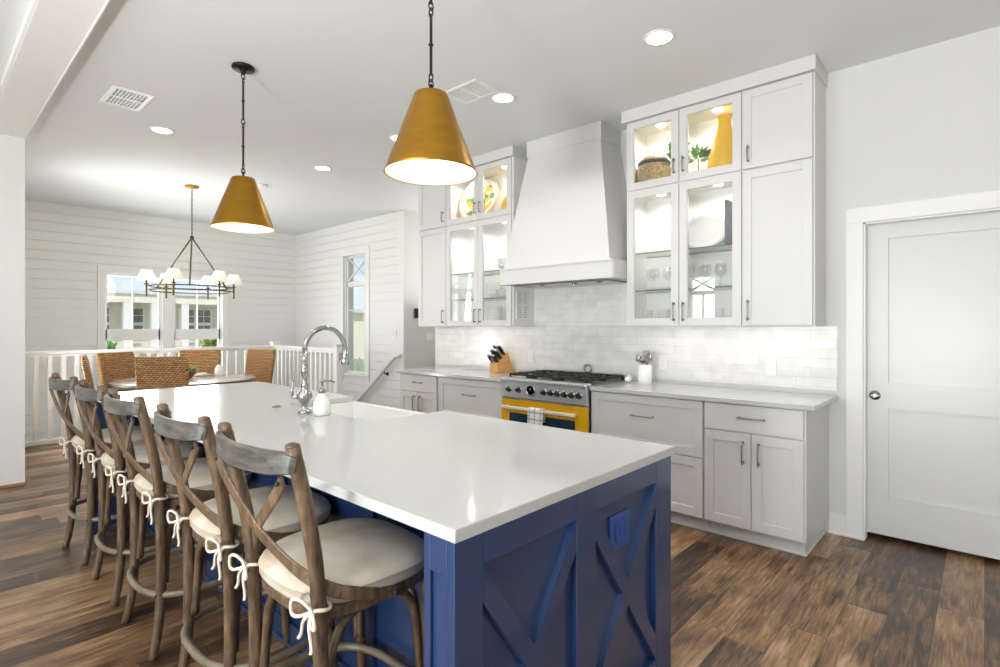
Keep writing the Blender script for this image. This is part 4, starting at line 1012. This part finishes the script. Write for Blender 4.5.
def make_chair():
    t = thing('wicker_dining_chair', 'x', 'chair', (0, 0, 0), 'seagrass chairs around the dining table')
    # front faces +x ; back panel at x=-.24
    def panel(m, x0, tilt, w0, w1, z0, z1, th):
        rings = []
        for k in range(9):
            u = k / 8; z = z0 + (z1 - z0) * u; w_ = (w0 + (w1 - w0) * u) / 2; xc = x0 - tilt * u ** 1.3
            tt = th / 2
            if k in (0, 8): tt *= .55; w_ -= .012
            pr = [(-tt, -w_ + .012), (-tt * .6, -w_), (tt * .6, -w_), (tt, -w_ + .012), (tt, w_ - .012), (tt * .6, w_), (-tt * .6, w_), (-tt, w_ - .012)]
            rings.append([Vector((xc + a, b_, z)) for a, b_ in pr])
        m.rings(rings, smooth=False)
    m = MB(); panel(m, -.20, .085, .46, .50, .43, 1.055, .055); m.build('backrest', weave_m, t)
    m = MB(); m.box(-.225, .17, -.225, .225, .38, .475, .02); m.build('seat', weave_m, t)
    for s in (-1, 1):
        m = MB(); m.tube([(.14, s * .19, 0), (.14, s * .19, .385)], [.018, .024], 8); m.build('leg', wicker_rod, t)
        m = MB(); m.tube([(-.235, s * .20, 0), (-.20, s * .20, .385)], [.018, .024], 8); m.build('leg', wicker_rod, t)
    return t
chair = make_chair()
CH = [(1.77, 6.38, 'woven seagrass dining chair with its back to the island, closest to the stools'),
      (1.285, 7.22, 'woven seagrass dining chair seen edge-on by the white header post'),
      (1.70, 7.88, 'woven seagrass dining chair on the far side, left of the front chair, below the window'),
      (2.63, 7.86, 'woven seagrass dining chair on the far side beyond the wooden bowl'),
      (3.25, 7.42, 'woven seagrass dining chair at the stair-rail end of the table')]
for i, (x, y, lab) in enumerate(CH):
    o = chair if i == 0 else copy_tree(chair)
    ang = math.atan2(TY - y, TX - x)
    o.location = (x + .26 * math.cos(ang), y + .26 * math.sin(ang), 0); o.rotation_euler = (0, 0, ang); o['label'] = lab

# bowl, plants, plate and vase on the table
bx_, by_ = 2.165, 6.98; z0 = .7495
m = MB(); m.lathe([(0.0, z0), (.06, z0), (.075, z0 + .012), (.125, z0 + .075), (.135, z0 + .10), (.125, z0 + .10), (.112, z0 + .075), (.06, z0 + .02), (0, z0 + .018)], (bx_, by_, 0), 32); tag(m.build('wooden_bowl', bowlwood_m), 'brown wooden bowl on the dining table, holding green succulents', 'bowl')
m = MB(); m.lathe([(0, z0 + .03), (.085, z0 + .055), (.112, z0 + .092), (0.06, z0 + .10), (0, z0 + .102)], (bx_, by_, 0), 20)
random.seed(3)
for k in range(70):
    a = random.uniform(0, 2 * PI); r_ = random.uniform(0, .11); b_ = Vector((bx_ + r_ * math.cos(a), by_ + r_ * math.sin(a), z0 + .09)); m.leaf(b_, b_ + Vector((math.cos(a) * random.uniform(.02, .08), math.sin(a) * random.uniform(.02, .08), random.uniform(.02, .075))), .025)
tag(m.build('succulent_arrangement', leaf_m), 'low green succulents filling the wooden bowl', 'plant')
px, py = 2.47, 7.33
m = MB(); m.lathe([(0, z0), (.07, z0), (.11, z0 + .016), (.105, z0 + .018), (.07, z0 + .006), (0, z0 + .005)], (px, py, 0), 28); tag(m.build('white_plate', white_m), 'white plate with a folded napkin on the dining table past the bowl', 'plate')
m = MB(); m.box(px - .06, px + .06, py - .035, py + .035, z0 + .019, z0 + .028, .004, Matrix.Rotation(.5, 3, 'Z')); m.box(px - .05, px + .055, py - .03, py + .03, z0 + .0285, z0 + .036, .004, Matrix.Rotation(.55, 3, 'Z')); tag(m.build('folded_napkin', papershade_m), 'white folded napkin lying on the plate', 'napkin')
m = MB(); vx, vy = 2.64, 7.22; m.lathe([(0, z0), (.045, z0), (.055, z0 + .03), (.05, z0 + .09), (.028, z0 + .12), (.030, z0 + .135), (.024, z0 + .135), (.022, z0 + .12), (.04, z0 + .08), (.04, z0 + .02), (0, z0 + .012)], (vx, vy, 0), 24); tag(m.build('ceramic_vase', white_m), 'small white ceramic vase on the table near the right-end chair', 'vase')

# ================================================================== STAIR RAILINGS
t = thing('stair_railing', 'white balustrade in front of the double window, behind the dining chairs', 'railing', (2.2, 8.09, 0), 'white stair balustrades')
m = MB(); m.box(0.664, 3.72, 8.055, 8.125, 1.045, 1.085, .008); m.box(0.664, 3.72, 8.07, 8.11, 1.02, 1.046); m.build('top_rail', trim_m, t)
m = MB(); m.box(0.664, 3.72, 8.06, 8.12, 0.0, 0.055, .005); m.build('bottom_rail', trim_m, t)
x = 0.72
while x < 3.70:
    m = MB(); m.box(x - .021, x + .021, 8.069, 8.111, .054, 1.021); m.build('baluster', trim_m, t); x += .1245
t = thing('stair_railing', 'white balustrade beside the stairs, seen past the chrome faucet', 'railing', (3.765, 7.2, 0), 'white stair balustrades')
m = MB(); m.box(3.73, 3.80, 6.33, 8.05, 1.045, 1.085, .008); m.box(3.745, 3.785, 6.33, 8.05, 1.02, 1.046); m.build('top_rail', trim_m, t)
m = MB(); m.box(3.735, 3.795, 6.33, 8.05, 0.0, 0.055, .005); m.build('bottom_rail', trim_m, t)
y = 6.45
while y < 8.0:
    m = MB(); m.box(3.744, 3.786, y - .021, y + .021, .054, 1.021); m.build('baluster', trim_m, t); y += .1245
def newel(x, y, label, zt):
    m = MB(); m.box(x - .045, x + .045, y - .045, y + .045, 0.001, zt, .004); m.box(x - .058, x + .058, y - .058, y + .058, zt - .001, zt + .022, .006)
    tag(m.build('newel_post', trim_m), label, 'post', 'white newel posts')
newel(3.765, 8.09, 'square white newel post where the two balustrades meet in the corner', 1.12)
newel(3.765, 6.285, 'square white newel post at the head of the stairs, right of the faucet', 1.12)
t = thing('stair_handrail', 'white wall-mounted handrail sloping down the stair wall', 'handrail', (4.70, 6.9, 0.5))
A, B = Vector((4.70, 6.36, .905)), Vector((4.70, 7.36, .13))
m = MB(); dr_ = (B - A).normalized(); P = [Vector((4.769, 6.262, .95)), Vector((4.712, 6.268, .95)), Vector((4.70, 6.29, .948)), A + dr_ * .01] + [A + (B - A) * k / 4 for k in range(1, 5)]
m.tube(P, .032, 12); m.build('rail', trim_m, t)
for k in (.22,):
    p = A + (B - A) * k; m = MB(); m.tube([p + Vector((0, 0, -.022)), p + Vector((.02, 0, -.06)), p + Vector((.068, 0, -.065))], .009, 8); m.lathe([(0.028, 0), (0.028, -.008), (0, -.009)], p + Vector((.0695, 0, -.065)), 16, axis='X'); m.build('bracket', bronze_m, t)

# ================================================================== WALL PLATES
def plate(axis, p, u, z, label, group, rocker, w_=.072, h_=.115, n=1, sgn=-1):
    t = thing('outlet_cover' if not rocker else 'switch_plate', label, 'outlet' if not rocker else 'light switch', (p, u, z) if axis == 'X' else (u, p, z), group)
    def bx(m, d0, d1, u0, u1, z0, z1, bev):
        a, b_ = sorted((p + sgn * d0, p + sgn * d1))
        if axis == 'X': m.box(a, b_, u0, u1, z0, z1, bev)
        else: m.box(u0, u1, a, b_, z0, z1, bev)
    m = MB(); bx(m, .0005, .007, u - w_ / 2, u + w_ / 2, z - h_ / 2, z + h_ / 2, .002); m.build('plate', trim_m, t)
    for k in range(n):
        uu = u + (k - (n - 1) / 2) * .046; m = MB(); bx(m, .0065, .0105, uu - .016, uu + .016, z - .033, z + .033, .002); ins = m.build('rocker' if rocker else 'socket', white_m, t)
        if not rocker:
            m = MB()
            for zz in (-.017, .017):
                for du in (-.006, .006): bx(m, .0104, .0109, uu + du - .001, uu + du + .001, z + zz - .005, z + zz + .005, 0)
            m.build('slots', chart_m, ins)
plate('X', 4.088, 1.12, 1.075, 'white outlet cover on the tile nearest the white door', 'tile outlets', False)
plate('X', 4.088, 1.925, 1.075, 'white outlet cover on the tile beside the utensil crock', 'tile outlets', False)
plate('X', 4.088, 3.29, 1.075, 'white outlet cover on the tile between knife block and range', 'tile outlets', False)
plate('X', 4.77, 6.42, 1.27, 'double white light switch on the shiplap above the handrail', 'light switches', True, .118, .115, 2)
plate('Y', 6.20, 5.26, 1.22, 'double white light switch on the grey hall wall', 'light switches', True, .118, .115, 2)
m = MB(); m.box(4.96, 5.065, 6.172, 6.1995, 1.50, 1.64, .006); th_ = tag(m.build('wall_thermostat', black_m), 'small black control panel on the hall wall beside the upper cabinet', 'thermostat')
# printed chart on the cabinet side beside the hood
t = thing('wall_chart', 'white printed chart on the side of the upper cabinet by the hood', 'chart', (3.915, 3.262, 1.57))
m = MB(); m.box(3.82, 4.005, 3.255, 3.2625, 1.43, 1.712, .002); m.build('board', papershade_m, t)
m = MB(); random.seed(5)
for k in range(11):
    z = 1.685 - k * .0225
    if k == 5: continue
    for x0_, x1_ in ((3.845, 3.905), (3.93, 3.985)): m.box(x0_, x1_ - random.uniform(0, .02), 3.2543, 3.2555, z - .006, z + .003)
m.build('printed_rows', chart_m, t)

# ================================================================== COUNTER ITEMS
ZC = .9145
# knife block
KX, KY = 3.93, 3.555
rot = Matrix.Rotation(math.radians(-6), 3, 'Z')
def kb(p): return rot @ Vector(p) + Vector((KX, KY, ZC))
t = thing('knife_block', 'pale wooden knife block on the counter on the window side of the range', 'knife block', (KX, KY, ZC))
m = MB(); side = [(-.095, 0), (.125, 0), (.128, .012), (.04, .20), (-.095, .09)]
m.rings([[kb((a, -.062, b_)) for a, b_ in side], [kb((a, .062, b_)) for a, b_ in side]], smooth=False)
bmesh.ops.bevel(m.bm, geom=m.bm.edges[:], offset=.004, segments=2, affect='EDGES'); m.build('block', blockwood_m, t)
nrm = Vector((-.11, 0, .135)).normalized(); alongv = Vector((.135, 0, .11)).normalized(); base0 = Vector((-.095, 0, .09))
spots = [(.025, -.042, .095), (.032, 0.0, .09), (.025, .042, .095), (.078, -.046, .115), (.088, -.016, .11), (.078, .016, .12), (.088, .046, .11), (.140, -.040, .125), (.150, .0, .115), (.140, .040, .125)]
labs = ['front row end nearest the range', 'front row middle', 'front row end nearest the stairs', 'middle row nearest the range', 'middle row second from the range', 'middle row third from the range', 'middle row nearest the stairs', 'back row nearest the range', 'back row middle', 'back row nearest the stairs']
for (al, yy, ln), lb in zip(spots, labs):
    p0 = base0 + alongv * al + Vector((0, yy, 0)); a = kb(p0 + nrm * .002); b_ = kb(p0 + nrm * ln)
    m = MB(); m.tube([a, a + (b_ - a) * .15], [.012, .012], 10); m.tube([a + (b_ - a) * .15, a + (b_ - a) * .5, a + (b_ - a) * .86], [.0115, .0145, .013], 10); k_ = m.build('kitchen_knife', black_m)
    tag(k_, 'black-handled knife standing in the wooden block, ' + lb, 'knife', 'knives in the wooden block')
    m = MB(); m.tube([a + (b_ - a) * .86, b_], [.0135, .0115], 10); q = m.build('butt_cap', steel_m); q.parent = k_; q.location = Vector(q.location) - Vector(k_.location)

# utensil crock
UX, UY = 3.92, 2.0
m = MB(); m.lathe([(0, ZC), (.052, ZC), (.055, ZC + .005), (.055, ZC + .150), (.052, ZC + .152), (.048, ZC + .150), (.048, ZC + .01), (0, ZC + .008)], (UX, UY, 0), 32); tag(m.build('utensil_crock', white_m), 'white cylindrical crock of utensils on the counter beside the range', 'crock')
def spoon(dx, dy, tilt_z, head, name, label, mt):
    m = MB(); a = Vector((UX - dx * .25, UY - dy * .25, ZC + .012)); b_ = Vector((UX + dx, UY + dy, ZC + tilt_z)); m.tube([a, a + (b_ - a) * .5, b_], [.004, .0045, .004], 8); d_ = (b_ - a).normalized()
    c_ = b_ + d_ * .025
    if head == 'ladle': m.lathe([(0, -.018), (.020, -.014), (.028, 0), (.030, .008), (.027, .008), (.024, 0), (.016, -.010), (0, -.013)], (c_.x, c_.y, c_.z), 18, axis='X')
    elif head == 'spoon': m.sphere(c_, .027, (.35, .85, 1.25), 14, 8)
    elif head == 'turner': m.box(c_.x - .003, c_.x + .003, c_.y - .03, c_.y + .03, c_.z - .03, c_.z + .045, .002)
    else:
        for q in range(5):
            an = PI * q / 5; m.tube([b_ + Vector((math.cos(an) * r_, math.sin(an) * r_, z_)) for r_, z_ in ((0.003, 0), (.018, .03), (.026, .055), (.016, .078), (0, .084), (-.016, .078), (-.026, .055), (-.018, .03), (-.003, 0))], .0014, 5)
    tag(m.build(name, mt), label, 'utensil', 'utensils in the white crock')
spoon(-.01, .045, .175, 'spoon', 'serving_spoon', 'pale metal serving spoon leaning out of the crock toward the range', steel_m)
spoon(-.02, .012, .165, 'ladle', 'soup_ladle', 'dark metal ladle in the middle of the white crock', pewter_m)
spoon(0, -.035, .19, 'spoon', 'slotted_spoon', 'bronze-toned spoon leaning out of the crock toward the white door', pewter_m)
spoon(.02, .0, .195, 'turner', 'flat_turner', 'pale grey flat turner at the back of the crock', grey_ceramic)
spoon(-.012, -.022, .15, 'whisk', 'wire_whisk', 'wire whisk at the front of the crock', steel_m)
m = MB(); m.sphere((3.90, 2.135, ZC + .026), .03, (1, 1, .85), 18, 10); m.lathe([(0.0, ZC + .0502), (.012, ZC + .050), (.009, ZC + .058), (0, ZC + .060)], (3.90, 2.135, 0), 14); tag(m.build('salt_cellar', white_m), 'small round white salt cellar beside the white crock', 'jar')
m = MB(); m.tube([(4.068, 2.63 + .036 * math.cos(a), .990 + .036 * math.sin(a)) for a in [2 * PI * k / 28 for k in range(28)]], .0075, 8, closed=True); m.tube([(4.068, 2.63, .951), (4.062, 2.63, .956)], [.018, .008], 10); tag(m.build('steel_ring', pewter_m), 'grey metal ring ornament standing behind the gas grates', 'ring')

# ================================================================== INSIDE THE GLASS CABINETS
ZS = ZT + .0195
# lemon plate (leaning on the back)
m = MB(); prof = [(0, .012), (.18, .012), (.235, .020), (.30, .036), (.305, .034), (.24, .010), (.185, .0), (0, .0)]
m.lathe(prof, (0, 0, 0), 56); pl = m.build('lemon_plate', plate_m)
pl.location = (3.955, 3.87, ZS + .236); pl.scale = (.76, .93, 1)
pl.rotation_euler = (0, math.radians(-76), 0)
tag(pl, 'big oval plate painted with lemons and leaves, standing in the glass cabinet', 'plate')
t = thing('lemon_jar', 'yellow lidded jar beside the lemon-painted plate in the glass cabinet', 'jar', (3.93, 3.40, ZS))
m = MB(); m.lathe([(0, ZS), (.05, ZS), (.085, ZS + .03), (.105, ZS + .09), (.103, ZS + .14), (.080, ZS + .185), (.055, ZS + .198), (0, ZS + .199)], (3.93, 3.405, 0), 32); m.build('jar_body', lemon_m, t)
m = MB(); m.lathe([(0, ZS + .199), (.057, ZS + .199), (.055, ZS + .212), (.025, ZS + .228), (.012, ZS + .234), (.016, ZS + .246), (0, ZS + .254)], (3.93, 3.405, 0), 24); m.build('lid', lemon_m, t)
# yellow vase
m = MB(); vx, vy = 3.93, 1.385
m.lathe([(0, ZS), (.115, ZS), (.122, ZS + .01), (.12, ZS + .06), (.105, ZS + .16), (.082, ZS + .25), (.055, ZS + .33), (.042, ZS + .38), (.042, ZS + .42), (.055, ZS + .44), (.050, ZS + .44), (.036, ZS + .42), (.036, ZS + .38), (0, ZS + .33)], (vx, vy, 0), 40); tag(m.build('yellow_vase', lemon_m), 'tall tapering glossy yellow vase behind the upper glass door', 'vase')
# speckled basket + leaves + lemons
t = thing('woven_basket', 'speckled tan woven basket in the upper glass cabinet beside the hood', 'basket', (3.93, 1.92, ZS))
m = MB(); prof = [(0, ZS), (.10, ZS), (.128, ZS + .04), (.135, ZS + .11), (.120, ZS + .19), (.116, ZS + .195), (.128, ZS + .11), (0, ZS + .03)]
m.lathe(prof, (3.935, 1.93, 0), 32); bb = m.build('basket_body', basket_m, t)
m = MB(); m.lathe([(.118, ZS + .192), (.124, ZS + .20), (.124, ZS + .215), (.116, ZS + .222), (.112, ZS + .20)], (3.935, 1.93, 0), 32, close=True); m.build('dark_rim', bronze_m, t)
m = MB(); m.lathe([(.112, ZS + .214), (.105, ZS + .235), (.075, ZS + .262), (.03, ZS + .275), (.016, ZS + .285), (.018, ZS + .30), (0, ZS + .306), (0, ZS + .214)], (3.935, 1.93, 0), 32); m.build('lid', basket_m, t)
random.seed(11)
def spray(c, n, ln, label, seed):
    random.seed(seed); m = MB(); c = Vector(c)
    for k in range(n):
        a = random.uniform(0, 2 * PI); el = random.uniform(-.2, 1.2); d_ = Vector((math.cos(a) * math.cos(el) * .55, math.sin(a) * math.cos(el), math.sin(el))); b_ = c + d_ * ln * .25; tip = c + d_ * ln * random.uniform(.8, 1.2)
        tip.x = min(max(tip.x, 3.84), 4.06); tip.z = max(tip.z, ZS + .004); b_.z = max(b_.z, ZS + .004); m.leaf(b_, tip, .042, (0, .3, 1), .12)
    m.tube([Vector((c.x, c.y, ZS + (.03 if c.y > 1.7 else .001))), c], .004, 6)
    return tag(m.build('leafy_sprig', leaf_m), label, 'plant', 'green sprigs in the upper glass cabinet')
t = thing('yellow_pot', 'small yellow pot holding the leafy sprig beside the woven basket', 'pot', (3.94, 1.745, ZS))
m = MB(); m.lathe([(0, ZS), (.035, ZS), (.045, ZS + .04), (.048, ZS + .10), (.040, ZS + .135), (.044, ZS + .145), (.036, ZS + .145), (.034, ZS + .13), (.040, ZS + .09), (0, ZS + .02)], (3.94, 1.745, 0), 28); m.build('pot_body', lemon_m, t)
spray((3.94, 1.745, ZS + .20), 46, .15, 'green leafy sprig rising from the yellow pot beside the basket', 2)
spray((3.93, 1.575, ZS + .175), 40, .12, 'green leafy sprig standing left of the tall yellow vase', 9)
# right lower cabinet: platter, board, wine glasses
m = MB(); prof = [(0, .010), (.12, .010), (.15, .018), (.19, .030), (.194, .027), (.155, .008), (.12, 0), (0, 0)]
m.lathe(prof, (0, 0, 0), 48); o = m.build('oval_platter', grey_ceramic); o.scale = (.72, 1.0, 1); o.rotation_euler = (0, math.radians(-80), 0); o.location = (4.045, 1.575, 1.9375 + .142)
tag(o, 'pale grey oval platter standing on the top glass shelf', 'platter')
m = MB(); m.box(3.86, 4.06, 1.338, 1.362, 1.9375, 2.26, .004); tag(m.build('serving_board', darkboard_m), 'charcoal serving board standing on edge beside the oval platter', 'board')
def wine_glass(name='wine_glass', z0=0.0, h=.17):
    m = MB(); m.lathe([(0, 0), (.033, 0), (.033, .002), (.005, .006), (.0035, .07), (.012, .08), (.034, .105), (.038, .13), (.030, .17), (.0285, .17), (.0365, .13), (.032, .107), (.010, .083), (0, .080)], (0, 0, 0), 24); return m.build(name, drinkglass_m)
wg = wine_glass(); GZ = 1.6495
gs = [(3.90, 1.40), (3.99, 1.44), (3.88, 1.50), (3.98, 1.56), (3.88, 1.62), (3.98, 1.69), (3.89, 1.75), (3.97, 1.83), (3.88, 1.90), (3.97, 1.97)]
ws = ['first', 'second', 'third', 'fourth', 'fifth', 'sixth', 'seventh', 'eighth', 'ninth', 'tenth']
for i, (x, y) in enumerate(gs):
    o = wg if i == 0 else wg.copy()
    if i: COL.objects.link(o)
    o.location = (x, y, GZ); tag(o, 'clear stemmed wine glass on the lower glass shelf, %s from the white door' % ws[i], 'glass', 'wine glasses behind the right glass doors')
tg_m = MB(); tg_m.lathe([(0, 0), (.034, 0), (.038, .11), (.0365, .11), (.032, .006), (0, .006)], (0, 0, 0), 24); tg = tg_m.build('tumbler', drinkglass_m)
FZ = ZB + .0195
for i, (x, y, z, lb) in enumerate([(3.90, 1.42, FZ, 'on the cabinet floor, nearest the white door'), (3.96, 1.53, FZ, 'on the cabinet floor, second from the white door'), (3.89, 1.75, FZ, 'on the cabinet floor, third from the white door'), (3.95, 1.86, FZ, 'on the cabinet floor, fourth from the white door'), (3.89, 1.96, FZ, 'on the cabinet floor, nearest the hood')]):
    o = tg if i == 0 else tg.copy()
    if i: COL.objects.link(o)
    o.location = (x, y, z); tag(o, 'clear straight tumbler ' + lb, 'glass', 'tumblers behind the right glass doors')
# left lower cabinet: stacks of plates and bowls
pm = MB(); pm.lathe([(0, 0), (.06, 0), (.075, .006), (.118, .016), (.120, .018), (.115, .0185), (.07, .0095), (0, .0085)], (0, 0, 0), 36); dp = pm.build('dinner_plate', white_m)
bmh = MB(); bmh.lathe([(0, 0), (.035, 0), (.04, .008), (.072, .045), (.078, .062), (.075, .062), (.068, .045), (.035, .014), (0, .012)], (0, 0, 0), 32); bw = bmh.build('white_bowl', white_m)
cnt = [0, 0]
ordn = ['lowest', 'second', 'third', 'fourth', 'fifth', 'sixth', 'seventh', 'eighth']
def stack(kind, x, y, z, n, pitch, where):
    for k in range(n):
        i = 0 if kind == 'plate' else 1; src = dp if i == 0 else bw
        o = src if cnt[i] == 0 else src.copy()
        if cnt[i]: COL.objects.link(o)
        cnt[i] += 1; o.location = (x, y, z + k * pitch)
        tag(o, 'white %s, %s up in the stack %s' % ('dinner plate' if i == 0 else 'bowl', ordn[k], where), 'plate' if i == 0 else 'bowl', 'white %ss stacked in the glass cabinet' % ('plate' if i == 0 else 'bowl'))
S1, S2 = 1.6495, 1.9145
stack('bowl', 3.94, 3.50, S2, 4, .020, 'on the top glass shelf')
stack('plate', 3.94, 3.47, S1, 7, .0105, 'on the lower glass shelf by the hood')
stack('bowl', 3.90, 3.62, S1, 5, .022, 'on the lower glass shelf')
stack('plate', 3.94, 3.44, FZ, 8, .0105, 'on the cabinet floor by the hood')
stack('bowl', 3.90, 3.61, FZ, 6, .022, 'on the cabinet floor')
for i, (x, y, z, lb) in enumerate([(3.9, 3.83, S1, 'on the lower shelf nearest the plate stack'), (3.95, 3.95, S1, 'middle of the lower shelf'), (3.89, 4.06, S1, 'on the lower shelf at the stair end')]):
    o = tg.copy(); COL.objects.link(o); o.location = (x, y, z); tag(o, 'clear tumbler behind the stair-side glass door, ' + lb, 'glass', 'tumblers in the stair-side glass cabinet')

# ================================================================== OUTDOORS
m = MB(); m.box(-40, 60, -40, 70, -3.2, -3.1); struct('ground', m, sand_m)
# neighbouring house seen through the double window
t = thing('neighbour_house', 'pale house with grey metal roof and columned porch beyond the double window', 'house', (7.5, 26, -3.1))
m = MB(); m.box(1, 12.6, 25.2, 31, -3.1, 2.75); m.build('walls', housewall_m, t)
m = MB(); m.rings([[Vector((0.4, 23.6, 2.62)), Vector((13.0, 23.6, 2.62)), Vector((13.0, 28.1, 3.62)), Vector((0.4, 28.1, 3.62))], [Vector((0.4, 23.6, 2.74)), Vector((13.0, 23.6, 2.74)), Vector((13.0, 28.1, 3.76)), Vector((0.4, 28.1, 3.76))]], smooth=False)
m.rings([[Vector((0.4, 28.1, 3.62)), Vector((13.0, 28.1, 3.62)), Vector((13.0, 32.4, 2.62)), Vector((0.4, 32.4, 2.62))], [Vector((0.4, 28.1, 3.76)), Vector((13.0, 28.1, 3.76)), Vector((13.0, 32.4, 2.74)), Vector((0.4, 32.4, 2.74))]], smooth=False)
m.build('roof', roof_m, t)
m = MB(); m.box(0.8, 12.8, 23.7, 24.0, 2.30, 2.60); m.build('porch_beam', housewall_m, t)
for x in (2.4, 4.6, 5.45, 6.35, 7.4, 9.0, 10.6, 12.6):
    m = MB(); m.box(x - .13, x + .13, 23.72, 23.98, -3.1, 2.31, .01); m.box(x - .18, x + .18, 23.67, 24.03, .95, 1.10, .01); m.build('porch_column', trim_m, t)
for x, w_ in ((4.9, .55), (5.95, .7), (6.95, .6), (7.9, .55), (8.55, .55), (9.35, .55), (10.2, .55)):
    for z0_, z1_ in ((.9, 1.45), (1.55, 2.12)):
        m = MB(); m.box(x - w_ / 2 - .06, x + w_ / 2 + .06, 25.12, 25.21, z0_ - .05, z1_ + .05, .01); fr_ = m.build('house_window', trim_m, t)
        m = MB()
        for a in range(2):
            for b_ in range(2):
                m.box(x - w_ / 2 + a * w_ / 2 + .02, x - w_ / 2 + (a + 1) * w_ / 2 - .02, 25.10, 25.125, z0_ + b_ * (z1_ - z0_) / 2 + .015, z0_ + (b_ + 1) * (z1_ - z0_) / 2 - .015)
        m.build('panes', houseglass_m, fr_)
m = MB(); m.box(0.8, 12.8, 22.6, 25.2, .45, .62); m.build('porch_deck', housewall_m, t)
m = MB()
for z in (.82, .98, 1.12): m.box(0.8, 12.8, 22.62, 22.68, z - .03, z + .03)
m.build('porch_rail', housewall_m, t)
# house beyond the stair window
t = thing('distant_house', 'cream gabled house beyond the narrow stair window', 'house', (17, 26, -3.1))
m = MB(); m.box(14.5, 20, 23.5, 31, -3.1, 2.3); m.prism([(23.5, 2.3), (31, 2.3), (27.25, 4.2)], 'X', 14.5, 20); m.build('walls', housewall_m, t)
m = MB()
for s in (0, 1):
    y0_, y1_ = (23.1, 27.25) if s == 0 else (31.4, 27.25)
    m.rings([[Vector((14.1, y0_, 2.1)), Vector((20.4, y0_, 2.1)), Vector((20.4, y1_, 4.25)), Vector((14.1, y1_, 4.25))], [Vector((14.1, y0_, 2.28)), Vector((20.4, y0_, 2.28)), Vector((20.4, y1_, 4.43)), Vector((14.1, y1_, 4.43))]], smooth=False)
m.build('roof', roof_m, t)
for y, z0_, z1_ in ((25, .2, 1.5), (27.25, .2, 1.5), (29.4, .2, 1.5), (25, -2, -.7), (27.25, -2, -.7)):
    m = MB(); m.box(14.42, 14.52, y - .5, y + .5, z0_ - .08, z1_ + .08); fr_ = m.build('house_window', trim_m, t)
    m = MB(); m.box(14.40, 14.43, y - .42, y + .42, z0_, z1_); m.build('panes', houseglass_m, fr_)
# balcony balustrade outside the stair window
t = thing('balcony_railing', 'white outdoor balustrade seen through the narrow stair window', 'railing', (6.6, 10.5, -0.3))
m = MB(); m.box(6.55, 6.65, 8.6, 13.5, .60, .66); m.box(6.56, 6.64, 8.6, 13.5, -.2, -.14); m.build('rails', trim_m, t)
y = 8.7
while y < 13.4:
    m = MB(); m.box(6.575, 6.625, y - .025, y + .025, -.15, .61); m.build('baluster', trim_m, t); y += .17
m = MB(); m.box(5.0, 6.7, 8.4, 13.6, -.4, -.22); m.build('deck', grassy_m, t)
m = MB(); m.box(9, 14, 14, 24, -3.1, -.35); struct('ground_bank', m, grassy_m)
def bush(c, r, n, label, seed, mt=bushleaf_m):
    random.seed(seed); c = Vector(c)
    t = thing('garden_bush', label, 'bush', (c.x, c.y, -3.1), 'shrubs outside the windows')
    m = MB(); m.tube([(c.x, c.y, -3.1), (c.x + .03, c.y, (c.z - 3.1) / 2), c], [.05, .04, .02], 8); m.build('stem', bowlwood_m, t)
    m = MB()
    for k in range(n):
        v = Vector((random.gauss(0, 1), random.gauss(0, 1), random.gauss(0, .8))).normalized() * r * random.uniform(.3, 1); b_ = c + v; m.leaf(b_, b_ + Vector((random.uniform(-.12, .12), random.uniform(-.12, .12), random.uniform(-.02, .14))), .06)
    m.build('foliage', mt, t)
bush((4.15, 11.6, .98), .28, 420, 'lime green bush outside the right half of the double window', 4)
bush((2.28, 11.8, .92), .26, 380, 'green bush outside the left half of the double window', 6, leaf_m)
bush((8.2, 12.6, -.1), .6, 500, 'olive green bush beyond the balcony outside the stair window', 8)
